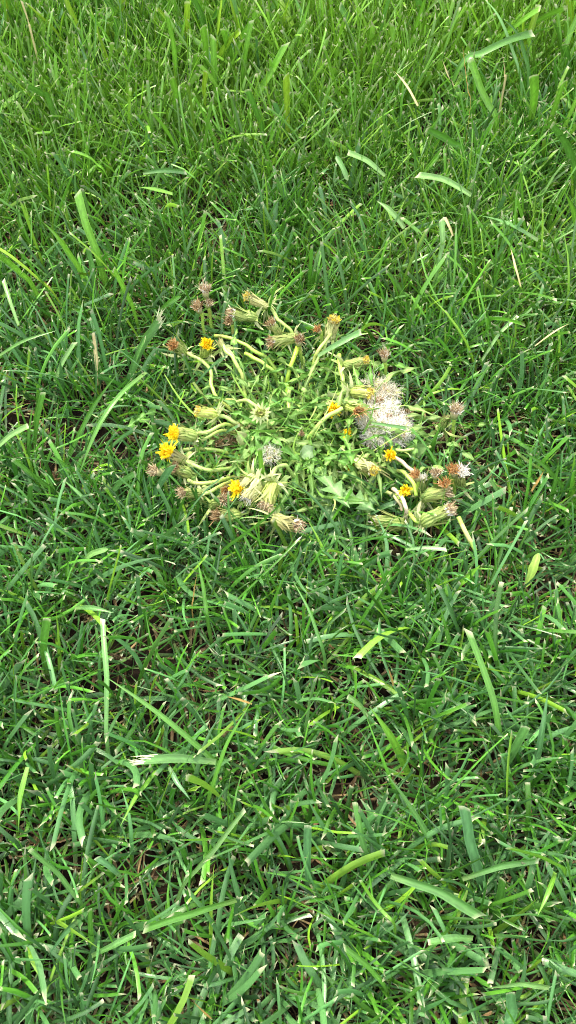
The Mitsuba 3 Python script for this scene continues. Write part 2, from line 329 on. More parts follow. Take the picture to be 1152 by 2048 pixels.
# ---------------------------------------------------------------- broad blades and straws that stand out one by one
rng = np.random.default_rng(23)
BLADES = [
    ("long bright green grass blade arching down from upper left, longest of the top left corner", (-0.1510,0.6410,0.0460), (-0.1967,0.7005,0.0860), 5.2, 8, 'cut', 'bright'),
    ("pale straw blade standing upright in the top left corner", (-0.2156,0.7437,0.0640), (-0.2194,0.7519,0.0860), 2.6, 0, 'cut', 'straw'),
    ("narrow green blade standing vertical at the top edge, left of centre", (-0.1633,0.7284,0.0460), (-0.1566,0.7483,0.0910), 3.6, 2, 'point', 'mid'),
    ("tall light green blade with a pale cut tip at the top, left of centre", (-0.0691,0.7284,0.0460), (-0.0680,0.7082,0.0890), 5.5, 2, 'cut', 'bright'),
    ("light green square-cut blade just below the tall pale-tipped one at top left of centre", (-0.0915,0.6652,0.0460), (-0.0882,0.6422,0.0860), 4.4, 1, 'cut', 'bright'),
    ("bright upright blade with a cut tip, left of the yellowest blade at upper centre", (-0.0671,0.6714,0.0460), (-0.0621,0.6502,0.0860), 4.6, 1, 'cut', 'lime'),
    ("dark-based light green blade leaning left at upper centre", (-0.0206,0.6390,0.0460), (-0.0303,0.6265,0.0860), 4.8, 2, 'cut', 'mid'),
    ("wide blade lit yellow-green with a brown cut tip, standing at upper centre", (-0.0008,0.6571,0.0460), (-0.0019,0.6415,0.0880), 7.8, 2, 'cut', 'lime'),
    ("broad bright blade with a whitish cut tip rising above the crossing yellow-green pair at left", (-0.1336,0.4919,0.0380), (-0.1437,0.5127,0.0810), 5.6, 5, 'cut', 'bright'),
    ("short green blade lying flat with its tip towards the left edge, near the top left", (-0.1897,0.6569,0.0590), (-0.1991,0.6416,0.0800), 5.2, 2, 'cut', 'mid'),
    ("wide yellow-green blade slanting in from the left edge, upper one of a pair", (-0.1602,0.4592,0.0380), (-0.1937,0.4664,0.0760), 5.6, 6, 'cut', 'lime'),
    ("darker blade slanting in from the left edge, lower one of a pair", (-0.1783,0.4691,0.0380), (-0.1933,0.4614,0.0720), 4.0, 4, 'cut', 'bright'),
    ("light green blade sloping down to the right, below the longest top left blade", (-0.1377,0.5794,0.0460), (-0.1578,0.5723,0.0710), 4.2, 4, 'cut', 'bright'),
    ("dull green blade lying level across the grass at upper left of centre", (-0.1073,0.5675,0.0560), (-0.0750,0.5651,0.0590), 3.2, 2, 'cut', 'grey'),
    ("yellow-green blade lying almost level below the dull level one", (-0.0848,0.5505,0.0510), (-0.1074,0.5465,0.0600), 3.6, 1, 'point', 'bright'),
    ("narrow bright blade running down to the right above the yellow-green pair at the left edge", (-0.1458,0.4816,0.0380), (-0.1655,0.4889,0.0760), 4.2, 8, 'point', 'bright'),
    ("wide grey-green blade with a bright rim crossing the grass at the upper right", (0.1407,0.7007,0.0600), (0.1978,0.7144,0.0800), 5.4, 5, 'cut', 'mid'),
    ("bright blade pointing to the top right corner, upper one of the fan", (0.1833,0.7601,0.0490), (0.2048,0.7344,0.0890), 4.6, 3, 'cut', 'bright'),
    ("bright blade pointing to the top right corner, lower one of the fan", (0.1963,0.7664,0.0490), (0.2254,0.7360,0.0890), 4.4, 3, 'cut', 'bright'),
    ("narrow green blade of the fan at the top right, lowest and longest", (0.1979,0.7562,0.0490), (0.2180,0.7137,0.0860), 3.8, 3, 'point', 'mid'),
    ("long grey-green blade arching from the top edge down at upper right, left one of two", (0.1920,0.6940,0.0490), (0.1580,0.7499,0.0910), 3.8, 12, 'point', 'grey'),
    ("long grey-green blade arching beside its twin at upper right, right one of two", (0.2000,0.7034,0.0490), (0.1718,0.7219,0.0880), 3.6, 9, 'point', 'grey'),
    ("dark green straight blade with a cut tip standing at the upper right", (0.1662,0.6457,0.0460), (0.1395,0.6613,0.0890), 5.2, 2, 'cut', 'bright'),
    ("bright upright blade with a cut tip near the right edge, at the upper right", (0.2091,0.6470,0.0460), (0.2061,0.6323,0.0880), 5.8, 2, 'cut', 'bright'),
    ("wide short bright blade standing left of the upright blade near the right edge", (0.1969,0.6611,0.0460), (0.1860,0.6449,0.0860), 7.4, 2, 'cut', 'bright'),
    ("broad green blade leaning left at the right edge, below the upper right blades", (0.2230,0.5873,0.0380), (0.1944,0.5957,0.0780), 6.4, 4, 'cut', 'mid'),
    ("green blade leaning left with a thin pale tip, below the pale straw at upper right", (0.1356,0.6088,0.0460), (0.1035,0.6016,0.0700), 5.2, 2, 'cut', 'mid'),
    ("pale narrow blade lying crosswise, at right of the upper centre", (0.0723,0.5700,0.0520), (0.0448,0.5855,0.0610), 3.8, 2, 'cut', 'pale'),
    ("short pale blade lying beside the crosswise pale one, to its left", (0.0445,0.5647,0.0520), (0.0358,0.5827,0.0600), 3.6, 1, 'round', 'grey'),
    ("greyish pale blade lying flat above the two straws at the upper right", (0.1338,0.5475,0.0520), (0.0941,0.5583,0.0610), 4.8, 3, 'cut', 'pale'),
    ("short curved pale blade lying flat at right of the upper centre", (0.0826,0.5117,0.0520), (0.0635,0.5309,0.0600), 4.6, 3, 'point', 'pale'),
    ("long pale grey blade lying flat towards the right edge, above the middle", (0.1753,0.4985,0.0520), (0.1314,0.5149,0.0610), 4.2, 3, 'point', 'grey'),
    ("upright pale blade standing above the spent dandelion at the right", (0.1033,0.4762,0.0460), (0.1043,0.4952,0.0730), 3.6, 2, 'cut', 'pale'),
    ("bright green blade cut off by the right edge above the middle", (0.2113,0.5211,0.0380), (0.1893,0.5190,0.0790), 5.0, 3, 'point', 'bright'),
    ("slender pale blade leaning right, right of the dandelion and above it", (0.1278,0.4027,0.0330), (0.1520,0.4278,0.0490), 2.8, 2, 'cut', 'pale'),
    ("thin pale straw hanging bent at the upper right", (0.1362,0.6895,0.0500), (0.1254,0.6998,0.0660), 1.6, 0, 'point', 'straw'),
    ("long thin orange straw standing in the grass at the upper right", (0.1410,0.6363,0.0640), (0.1340,0.6719,0.0940), 1.3, 0, 'point', 'orange'),
    ("short tan straw standing right of the long orange straw", (0.1712,0.6660,0.0660), (0.1666,0.6763,0.0860), 2.2, 0, 'point', 'straw'),
    ("pale yellow straw lying bent at right of the upper centre", (0.1034,0.6554,0.0540), (0.0854,0.6834,0.0660), 2.2, 3, 'point', 'straw'),
    ("slanting pale straw above the long grey blade at the right", (0.1156,0.5008,0.0540), (0.1095,0.5110,0.0620), 1.9, 1, 'cut', 'straw'),
    ("thin bent cream straw at the right, below the long grey blade", (0.1557,0.4502,0.0540), (0.1505,0.4766,0.0640), 1.9, 2, 'point', 'straw'),
    ("long thin straw pointing at the right edge, above the middle", (0.1572,0.3962,0.0540), (0.1787,0.4070,0.0630), 1.5, 2, 'point', 'straw'),
    ("light green blade with a white cut tip at the left, above the dandelion", (-0.1057,0.4456,0.0380), (-0.1127,0.4425,0.0760), 4.9, 3, 'cut', 'bright'),
    ("short wide pale-green blade standing at the left below the bright broad one", (-0.1361,0.4741,0.0380), (-0.1319,0.4651,0.0730), 5.6, 2, 'cut', 'grey'),
    ("wide grey-green blade with a torn tip standing at the left of the dandelion", (-0.1085,0.4011,0.0135), (-0.0820,0.4169,0.0580), 6.6, 3, 'frayed', 'grey'),
    ("shorter broad blade beside the torn wide one left of the dandelion", (-0.1068,0.4083,0.0155), (-0.0915,0.4032,0.0530), 5.2, 2, 'cut', 'grey'),
    ("green blade lying with a rounded tip, above the brown isolated heads at the left", (-0.0855,0.4351,0.0460), (-0.0701,0.4349,0.0600), 3.8, 2, 'round', 'mid'),
    ("narrow pale blade drooping by the left edge, left of the dandelion", (-0.1755,0.4166,0.0520), (-0.1880,0.4477,0.0620), 3.2, 3, 'cut', 'pale'),
    ("pale blue-green blade lying slanted, left of the dandelion", (-0.1520,0.3853,0.0330), (-0.1376,0.4040,0.0490), 3.6, 1, 'cut', 'pale'),
    ("long thin green blade sweeping in from the left edge, left of the dandelion", (-0.1911,0.4007,0.0380), (-0.1508,0.4146,0.0490), 3.2, 3, 'point', 'mid'),
    ("dry pale stalk standing upright, left of the dandelion", (-0.1268,0.3963,0.0215), (-0.1255,0.4089,0.0530), 3.4, 0, 'cut', 'straw'),
    ("long narrow blade curving down across the grass, left of the yellow flowers", (-0.0899,0.3800,0.0470), (-0.1293,0.3065,0.0270), 4.6, 16, 'point', 'mid'),
    ("long straight dark blade leaning right, left of the yellow flowers", (-0.1410,0.3360,0.0135), (-0.1041,0.3757,0.0550), 4.4, 4, 'point', 'mid'),
    ("upright blade with a square cut tip near the left edge, beside a thinner one", (-0.1631,0.3488,0.0135), (-0.1499,0.3579,0.0540), 4.6, 1, 'cut', 'mid'),
    ("thin upright blade near the left edge, left of the square-cut one", (-0.1643,0.3301,0.0135), (-0.1552,0.3492,0.0530), 3.2, 2, 'point', 'mid'),
    ("tall slender pointed blade right of the square-cut one near the left edge", (-0.1464,0.3384,0.0135), (-0.1399,0.3538,0.0550), 3.2, 1, 'point', 'mid'),
    ("pale flat blade reaching in from the left edge, left of the yellow flowers", (-0.1783,0.3274,0.0370), (-0.1571,0.3361,0.0480), 4.4, 1, 'cut', 'pale'),
    ("green blade sloping down to the right, below the upright blades near the left edge", (-0.1442,0.3076,0.0195), (-0.1619,0.3106,0.0490), 3.8, 3, 'cut', 'mid'),
    ("stubby dark green blade standing upright near the left edge, below the sloping blades", (-0.1577,0.2928,0.0135), (-0.1497,0.2934,0.0480), 4.8, 1, 'cut', 'dark'),
    ("green blade sloping right with a rounded tip, left of the lower yellow flower", (-0.1202,0.3103,0.0295), (-0.1398,0.3128,0.0480), 4.2, 2, 'round', 'mid'),
    ("narrow pale blade sloping down right under the rounded one at the left", (-0.1150,0.2879,0.0300), (-0.1336,0.3018,0.0410), 3.0, 2, 'point', 'grey'),
    ("bright kinked blade running down to the right, lower left of the dandelion", (-0.0989,0.2849,0.0135), (-0.1058,0.2885,0.0510), 4.6, 3, 'cut', 'bright'),
    ("pale blade with a whitish tip left of the lowest yellow flower", (-0.1067,0.2999,0.0275), (-0.0888,0.3001,0.0490), 4.2, 1, 'cut', 'grey'),
    ("blue-green blade with a squared tip leaning over the lower left flower heads", (-0.0812,0.3036,0.0215), (-0.0673,0.3033,0.0530), 5.0, 2, 'cut', 'blue'),
    ("grey blade with a split white tip lying below the lower left flower heads", (-0.0743,0.2685,0.0260), (-0.0583,0.2729,0.0430), 5.2, 1, 'frayed', 'grey'),
    ("long green blade running right under the drooping flower heads, narrowing to its tip", (-0.0389,0.2561,0.0315), (0.0071,0.2864,0.0530), 4.6, 5, 'point', 'mid'),
    ("short grey-green blade with a cut tip lying above the pale yellow flower", (0.0191,0.3899,0.0515), (0.0460,0.3996,0.0630), 5.0, 2, 'cut', 'grey'),
    ("narrow pale blade lying across the white seed fluff", (0.0498,0.3344,0.0530), (0.0716,0.3302,0.0530), 2.4, 1, 'cut', 'grey'),
    ("bright blade standing upright in front of the fluffy seeds at the centre of the plant", (-0.0162,0.3044,0.0215), (-0.0164,0.3096,0.0610), 3.6, 1, 'cut', 'bright'),
    ("long green blade bending down to the right of the brown heads", (0.1706,0.3036,0.0215), (0.1346,0.3172,0.0490), 4.2, 8, 'point', 'mid'),
    ("short green blade with a pale stripe, standing right of the white seed fluff", (0.0913,0.3409,0.0165), (0.0921,0.3349,0.0490), 4.6, 2, 'point', 'mid'),
    ("green blade leaning left, below right of the orange-brown heads", (0.1271,0.2989,0.0165), (0.1069,0.2980,0.0490), 3.6, 4, 'point', 'grey'),
    ("green blade drooping to the right, below the heads at the right", (0.1268,0.2905,0.0215), (0.0963,0.2913,0.0490), 3.4, 6, 'point', 'grey'),
    ("tall green blade leaning right near the right edge at mid height", (0.1601,0.2989,0.0165), (0.1581,0.3080,0.0530), 3.6, 3, 'point', 'mid'),
    ("narrow green blade leaning left near the right edge, right of the lone brown tuft", (0.1631,0.3354,0.0165), (0.1489,0.3364,0.0510), 2.6, 2, 'point', 'mid'),
    ("pale short blade with a cut tip right of the lowest flower heads", (0.1267,0.2933,0.0330), (0.1174,0.2976,0.0470), 3.0, 1, 'cut', 'pale'),
    ("orange dry blade near the right edge at mid height", (0.1453,0.2987,0.0330), (0.1501,0.3037,0.0460), 2.4, 1, 'point', 'orange'),
    ("bright green blade standing at the right edge below the middle", (0.1760,0.3009,0.0135), (0.1682,0.3124,0.0530), 4.4, 2, 'point', 'bright'),
    ("very long dark green blade curving down across the lower left of the lawn", (-0.0354,0.1378,0.0215), (-0.0935,0.1751,0.0490), 4.4, 8, 'point', 'mid'),
    ("long tapering blade standing right of the very long curved one, lower left", (-0.0398,0.1198,0.0215), (-0.0156,0.1611,0.0590), 4.4, 6, 'point', 'mid'),
    ("widest pale grey blade with a torn white end, lying level at the lower left", (-0.0362,0.1373,0.0280), (-0.0723,0.1335,0.0420), 5.6, 2, 'frayed', 'grey'),
    ("broad short green blade standing at the left, in the brownish thin patch", (-0.1338,0.1958,0.0135), (-0.1275,0.2090,0.0450), 5.6, 1, 'cut', 'mid'),
    ("long narrow grey blade hanging straight down through the thin patch at the left", (-0.0923,0.1472,0.0260), (-0.0987,0.2094,0.0430), 3.4, 6, 'cut', 'grey'),
    ("pale curved blade tip with a rounded end, left of the split white tip", (-0.1195,0.2520,0.0260), (-0.1011,0.2538,0.0410), 4.2, 2, 'round', 'pale'),
    ("curved light blade bowed like a shallow bowl in the thin patch at the left", (-0.0936,0.2280,0.0360), (-0.0680,0.2228,0.0390), 3.8, -9, 'cut', 'bright'),
    ("green blade hanging down, right of the orange straw below the flower heads", (-0.0437,0.2138,0.0315), (-0.0497,0.2428,0.0500), 3.8, 4, 'point', 'mid'),
    ("level grey-green blade lying in the thin patch at the left", (-0.1177,0.2225,0.0300), (-0.0943,0.2159,0.0370), 4.4, 2, 'point', 'grey'),
    ("orange straw lying level right of the thin patch, lower left", (-0.0185,0.1655,0.0340), (-0.0314,0.1676,0.0390), 1.7, 1, 'point', 'orange'),
    ("tan standing straw at the right side of the thin patch, above the orange level straw", (-0.0535,0.2245,0.0260), (-0.0499,0.2391,0.0420), 1.3, 1, 'point', 'orange'),
    ("bright blade pointing down near the left edge, lower left", (-0.1266,0.1308,0.0410), (-0.1283,0.1027,0.0330), 4.2, 2, 'point', 'bright'),
    ("long jointed green blade descending through the right side of the lower lawn", (0.1118,0.1403,0.0135), (0.0915,0.1954,0.0590), 4.2, 6, 'cut', 'mid'),
    ("wide bright blade rising to a torn tip, right of centre in the lower lawn", (0.0616,0.1364,0.0135), (0.0392,0.1550,0.0590), 6.2, 6, 'point', 'bright'),
    ("straight green pointed blade right of centre, below the flower heads", (0.0904,0.1998,0.0165), (0.0801,0.2141,0.0500), 3.6, 1, 'point', 'mid'),
    ("narrow pale blade falling to the right, below the drooping white-tipped head", (0.0192,0.1949,0.0315), (0.0024,0.2291,0.0500), 3.2, 6, 'point', 'grey'),
    ("wide folded blade with a cut tip at lower right, left of a wide grey one", (0.1109,0.1381,0.0165), (0.1167,0.1489,0.0480), 5.6, 2, 'cut', 'grey'),
    ("wide grey blade standing at the right edge of the lower lawn", (0.1267,0.1368,0.0165), (0.1289,0.1650,0.0530), 5.2, 3, 'point', 'blue'),
    ("light green blade bending down to the right at right of centre, lower lawn", (0.0427,0.1593,0.0260), (0.0302,0.1667,0.0420), 3.4, 3, 'cut', 'pale'),
    ("bright green leaf-like blade with a pointed tip at the right, below the heads", (0.0968,0.2384,0.0260), (0.1064,0.2424,0.0430), 5.0, 2, 'point', 'bright'),
    ("level grey blade lying under the cut yellow stem piece", (0.0675,0.2594,0.0310), (0.0893,0.2544,0.0390), 3.2, 1, 'cut', 'grey'),
    ("curving light green blade to the left of the wide grey one at the right edge", (0.1079,0.1514,0.0260), (0.1296,0.1623,0.0430), 3.4, 6, 'point', 'grey'),
    ("short orange dry blade in the lower lawn, right of centre", (0.0556,0.1777,0.0280), (0.0522,0.1829,0.0390), 1.8, 0, 'point', 'orange'),
    ("pale green blade rising to the right edge of the lower lawn", (0.1374,0.1819,0.0315), (0.1482,0.1868,0.0510), 3.0, 3, 'point', 'pale'),
    ("broad dark green blade with a pale tip slanting across the bottom left", (-0.0234,0.0723,0.0320), (-0.0632,0.0585,0.0440), 4.4, 6, 'cut', 'mid'),
    ("long narrow light blade slanting down to the left in the bottom left quarter", (-0.0490,0.0780,0.0315), (-0.0200,0.1077,0.0530), 3.2, 4, 'cut', 'pale'),
    ("pale grey blade crossing at far left in the bottom left quarter", (-0.0934,0.0694,0.0260), (-0.1188,0.0923,0.0430), 4.8, 4, 'cut', 'grey'),
    ("short blue-green pointed blade near the bottom left", (-0.0969,0.0643,0.0260), (-0.1045,0.0482,0.0410), 4.0, 2, 'point', 'blue'),
    ("bright pointed blade leaning down left, above the long narrow light one", (-0.0653,0.1339,0.0260), (-0.0784,0.1021,0.0430), 3.6, 2, 'point', 'bright'),
    ("pale blade with a dark tip leaning right, left of the long tapering one", (-0.0585,0.1324,0.0360), (-0.0467,0.1156,0.0390), 3.4, 2, 'point', 'blue'),
    ("broad green blade sloping down to the right at centre of the lower lawn", (0.0005,0.1025,0.0135), (-0.0194,0.1272,0.0530), 5.4, 4, 'cut', 'mid'),
    ("level yellow-green blade lying right of the long narrow light one", (-0.0179,0.0983,0.0300), (-0.0509,0.0974,0.0390), 3.0, 2, 'cut', 'bright'),
    ("long green blade rising to the right across the bottom left quarter", (-0.1021,0.0654,0.0215), (-0.0706,0.0841,0.0490), 3.4, 4, 'point', 'mid'),
    ("narrow upright blade in the bottom left quarter, under the rising long one", (-0.0904,0.0521,0.0135), (-0.0875,0.0661,0.0470), 3.0, 1, 'cut', 'mid'),
    ("short pale blue blade in the bottom left quarter, above the long rising one", (-0.0782,0.0830,0.0300), (-0.0879,0.0892,0.0410), 4.2, 1, 'cut', 'blue'),
    ("light blade sloping up right near the bottom left, left of the broad dark one", (-0.0883,0.0499,0.0260), (-0.0670,0.0569,0.0410), 3.4, 1, 'cut', 'grey'),
    ("orange-yellow dry blade near the bottom edge, left of centre", (-0.0332,0.0253,0.0280), (-0.0405,0.0310,0.0390), 2.0, 0, 'point', 'orange'),
    ("wide folded blade with a dry thread tip, above the rounded pale one at bottom right", (0.0731,0.0957,0.0165), (0.0444,0.1246,0.0570), 5.2, 6, 'point', 'grey'),
    ("wide blue-green speckled blade standing in the bottom right quarter", (0.0912,0.0829,0.0215), (0.0800,0.1075,0.0590), 6.2, 3, 'cut', 'blue'),
    ("wide pale blade with a rounded yellowish end lying in the bottom right quarter", (0.0469,0.0814,0.0410), (0.0867,0.0648,0.0370), 6.6, 3, 'cut', 'grey'),
    ("grey upright blade with parallel sides in the bottom right quarter, left side", (0.0388,0.0887,0.0215), (0.0314,0.1114,0.0510), 4.2, 2, 'cut', 'grey'),
    ("short wide blade with a square cut top, in the bottom right quarter near centre", (0.0097,0.0843,0.0135), (0.0092,0.1018,0.0480), 4.6, 1, 'cut', 'blue'),
    ("long grey blade rising to the right across the bottom right quarter", (0.0808,0.0814,0.0320), (0.1148,0.0875,0.0430), 4.4, 3, 'cut', 'grey'),
    ("light green blade with a cut tip, over the long grey blade at the bottom right", (0.1290,0.0858,0.0315), (0.0992,0.0908,0.0530), 4.0, 4, 'cut', 'bright'),
    ("short pale blade end lying below the wide pale one", (0.0830,0.0565,0.0320), (0.0614,0.0533,0.0410), 4.2, 2, 'cut', 'grey'),
    ("wide pale blue blade at the bottom edge, right of centre", (0.0937,0.0215,0.0315), (0.0925,0.0334,0.0530), 6.2, 1, 'cut', 'blue'),
    ("short wide blue-grey blade lying above the pale blue one at the bottom right", (0.0680,0.0442,0.0320), (0.0826,0.0406,0.0390), 3.8, 1, 'point', 'blue'),
    ("long pointed pale blade lying level at the bottom right", (0.1140,0.0368,0.0320), (0.0838,0.0357,0.0410), 4.0, 2, 'point', 'pale'),
    ("long grey-green blade bending from centre into the bottom right quarter", (0.0359,0.0618,0.0265), (-0.0009,0.0750,0.0480), 4.2, 6, 'point', 'blue'),
    ("thin bright blade under the bending grey-green one at the bottom centre", (0.0389,0.0578,0.0265), (-0.0004,0.0707,0.0470), 2.8, 4, 'point', 'bright'),
    ("straight green blade sloping down right with a pale cut tip, bottom right of centre", (0.0427,0.0379,0.0265), (0.0237,0.0507,0.0510), 3.0, 2, 'cut', 'mid'),
    ("thin curved yellow-green stalk in the bottom right quarter", (0.0480,0.0623,0.0315), (0.0319,0.0774,0.0510), 2.2, -4, 'cut', 'bright'),
    ("upright green blade with a cut top near the right edge at the bottom", (0.1341,0.0677,0.0135), (0.1242,0.0867,0.0530), 4.4, 2, 'cut', 'mid'),
    ("dark wide blade half hidden under the others at the bottom right", (0.0977,0.0687,0.0165), (0.0984,0.0801,0.0390), 5.2, 1, 'cut', 'dark'),
    ("green pointed blade curving to its tip near the right edge at the bottom", (0.1244,0.0842,0.0320), (0.1116,0.0645,0.0390), 3.4, 4, 'point', 'bright'),
    ("dull green blade with a brown dead tip at the bottom right", (0.0933,0.0578,0.0310), (0.1061,0.0564,0.0390), 4.4, 1, 'cut', 'grey'),
    ("light green blade leaning right at the bottom edge, right of centre", (0.0452,0.0305,0.0215), (0.0559,0.0363,0.0490), 3.6, 1, 'cut', 'mid'),
]
for lab, p0, p1, w, lift, tip, colour in BLADES:
    dry = colour in ('straw', 'orange')
    key = numbered('dry_straw' if dry else 'broad_grass_blade')
    put(key, broad_blade(rng, p0, p1, w / 1000, lift / 1000, tip, colour), 'dry_leaf' if dry else 'grass_leaf', True, lab, 'straw' if dry else 'grass blade')

# ---------------------------------------------------------------- the dandelion
rng = np.random.default_rng(41)
labels['dandelion_plant'] = {'label': 'collapsed dandelion with pale bent stalks, wilting yellow flowers, brown spent heads and white seed fluff', 'category': 'dandelion'}
PALE, LIMEY, GREENY, TAN, DEEP = np.array([0.31, 0.42, 0.12]), np.array([0.26, 0.40, 0.06]), np.array([0.17, 0.31, 0.06]), np.array([0.46, 0.36, 0.24]), np.array([0.10, 0.21, 0.03])


def stalk(pts, r, c0, c1, label=None):
    """A hollow flower stalk along the points, c0 at its first point, c1 at its last."""
    pts = np.array(pts)
    path = spline(pts, 7 * len(pts) + 3)
    path = path + (meshkit.fbm(path * 90, 2)[:, None] - 0.5) * np.array([0.0030, 0.0030, 0.0016])
    s = np.linspace(0, 1, len(path))
    c = np.array(c0)[None] * (1 - s[:, None]) + np.array(c1)[None] * s[:, None]
    c = c * (0.88 + 0.28 * meshkit.fbm(path * 260, 2, 3))[:, None]
    c = c * (1 - 0.45 * (meshkit.noise(path * 420, 8) > 0.8))[:, None]
    bruise = np.clip(meshkit.noise(path * 130, 4) * 2.2 - 1.2, 0, 1)[:, None]; c = c * (1 - 0.5 * bruise) + np.array([0.33, 0.17, 0.09]) * 0.5 * bruise
    rad = r * (0.92 + 0.22 * meshkit.fbm(path * 110, 2, 5)) * (1.06 - 0.12 * s)
    put(numbered('dandelion_plant__flower_stalk'), [tube(path, rad, c, 9, 0.88)], 'stem_skin', True, label)


def basis(a, b):
    d = unit(np.array(b) - np.array(a)); u = unit(np.cross(d, [0.1, 0.3, 1.0])); return d, u, np.cross(d, u)


BROWN = np.array([[0.33, 0.21, 0.10], [0.43, 0.31, 0.16], [0.22, 0.14, 0.07], [0.52, 0.43, 0.26]])
RUST = np.array([[0.46, 0.22, 0.07], [0.36, 0.18, 0.07], [0.50, 0.31, 0.12], [0.53, 0.40, 0.21]])
ROSY = np.array([[0.42, 0.31, 0.18], [0.53, 0.44, 0.28], [0.32, 0.21, 0.12], [0.60, 0.53, 0.36]])
YELLOW = np.array([[0.88, 0.72, 0.015], [0.86, 0.66, 0.012], [0.90, 0.80, 0.06], [0.80, 0.52, 0.01]])
PALEYEL = np.array([[0.70, 0.62, 0.14], [0.60, 0.58, 0.24], [0.76, 0.60, 0.06], [0.50, 0.40, 0.16]])
WHITE = np.array([[0.86, 0.85, 0.80], [0.80, 0.78, 0.72], [0.88, 0.88, 0.85], [0.72, 0.68, 0.60]])
TUFTS = {'brown': BROWN, 'rust': RUST, 'rosy': ROSY, 'yellow': YELLOW, 'paleyellow': PALEYEL, 'white': WHITE}


def tuft(key, a, b, R, L, pal, n, spread, label=None, width=0.0008, back=0.3):
    d, u, w = basis(a, b); pal = TUFTS[pal]
    n = int(n * 1.5); L = L * 0.52; spread = spread * 0.28
    th, rr = rng.uniform(0, 2 * np.pi, n), np.sqrt(rng.random(n))
    o = np.cos(th)[:, None] * u + np.sin(th)[:, None] * w
    P0 = np.array(b) + o * (rr * R * 1.05)[:, None] - d * (R * back * rng.random(n))[:, None]
    D = d + o * (spread * rr * rng.uniform(0.4, 1.5, n))[:, None] + rng.normal(size=(n, 3)) * 0.20
    c = pal[rng.integers(0, len(pal), n)] * rng.uniform(0.75, 1.15, (n, 1))
    put(key, [ribbons(rng, P0, D, L * rng.uniform(0.55, 1.15, n), np.full(n, width) * rng.uniform(0.6, 1.3, n), o * (0.35 * spread) * rng.normal(0.3, 0.9, (n, 1)) + rng.normal(size=(n, 3)) * 0.38,
                      c * 0.9, c, 5, 0.25 if pal is YELLOW else 0.7)], 'petal', True, label)


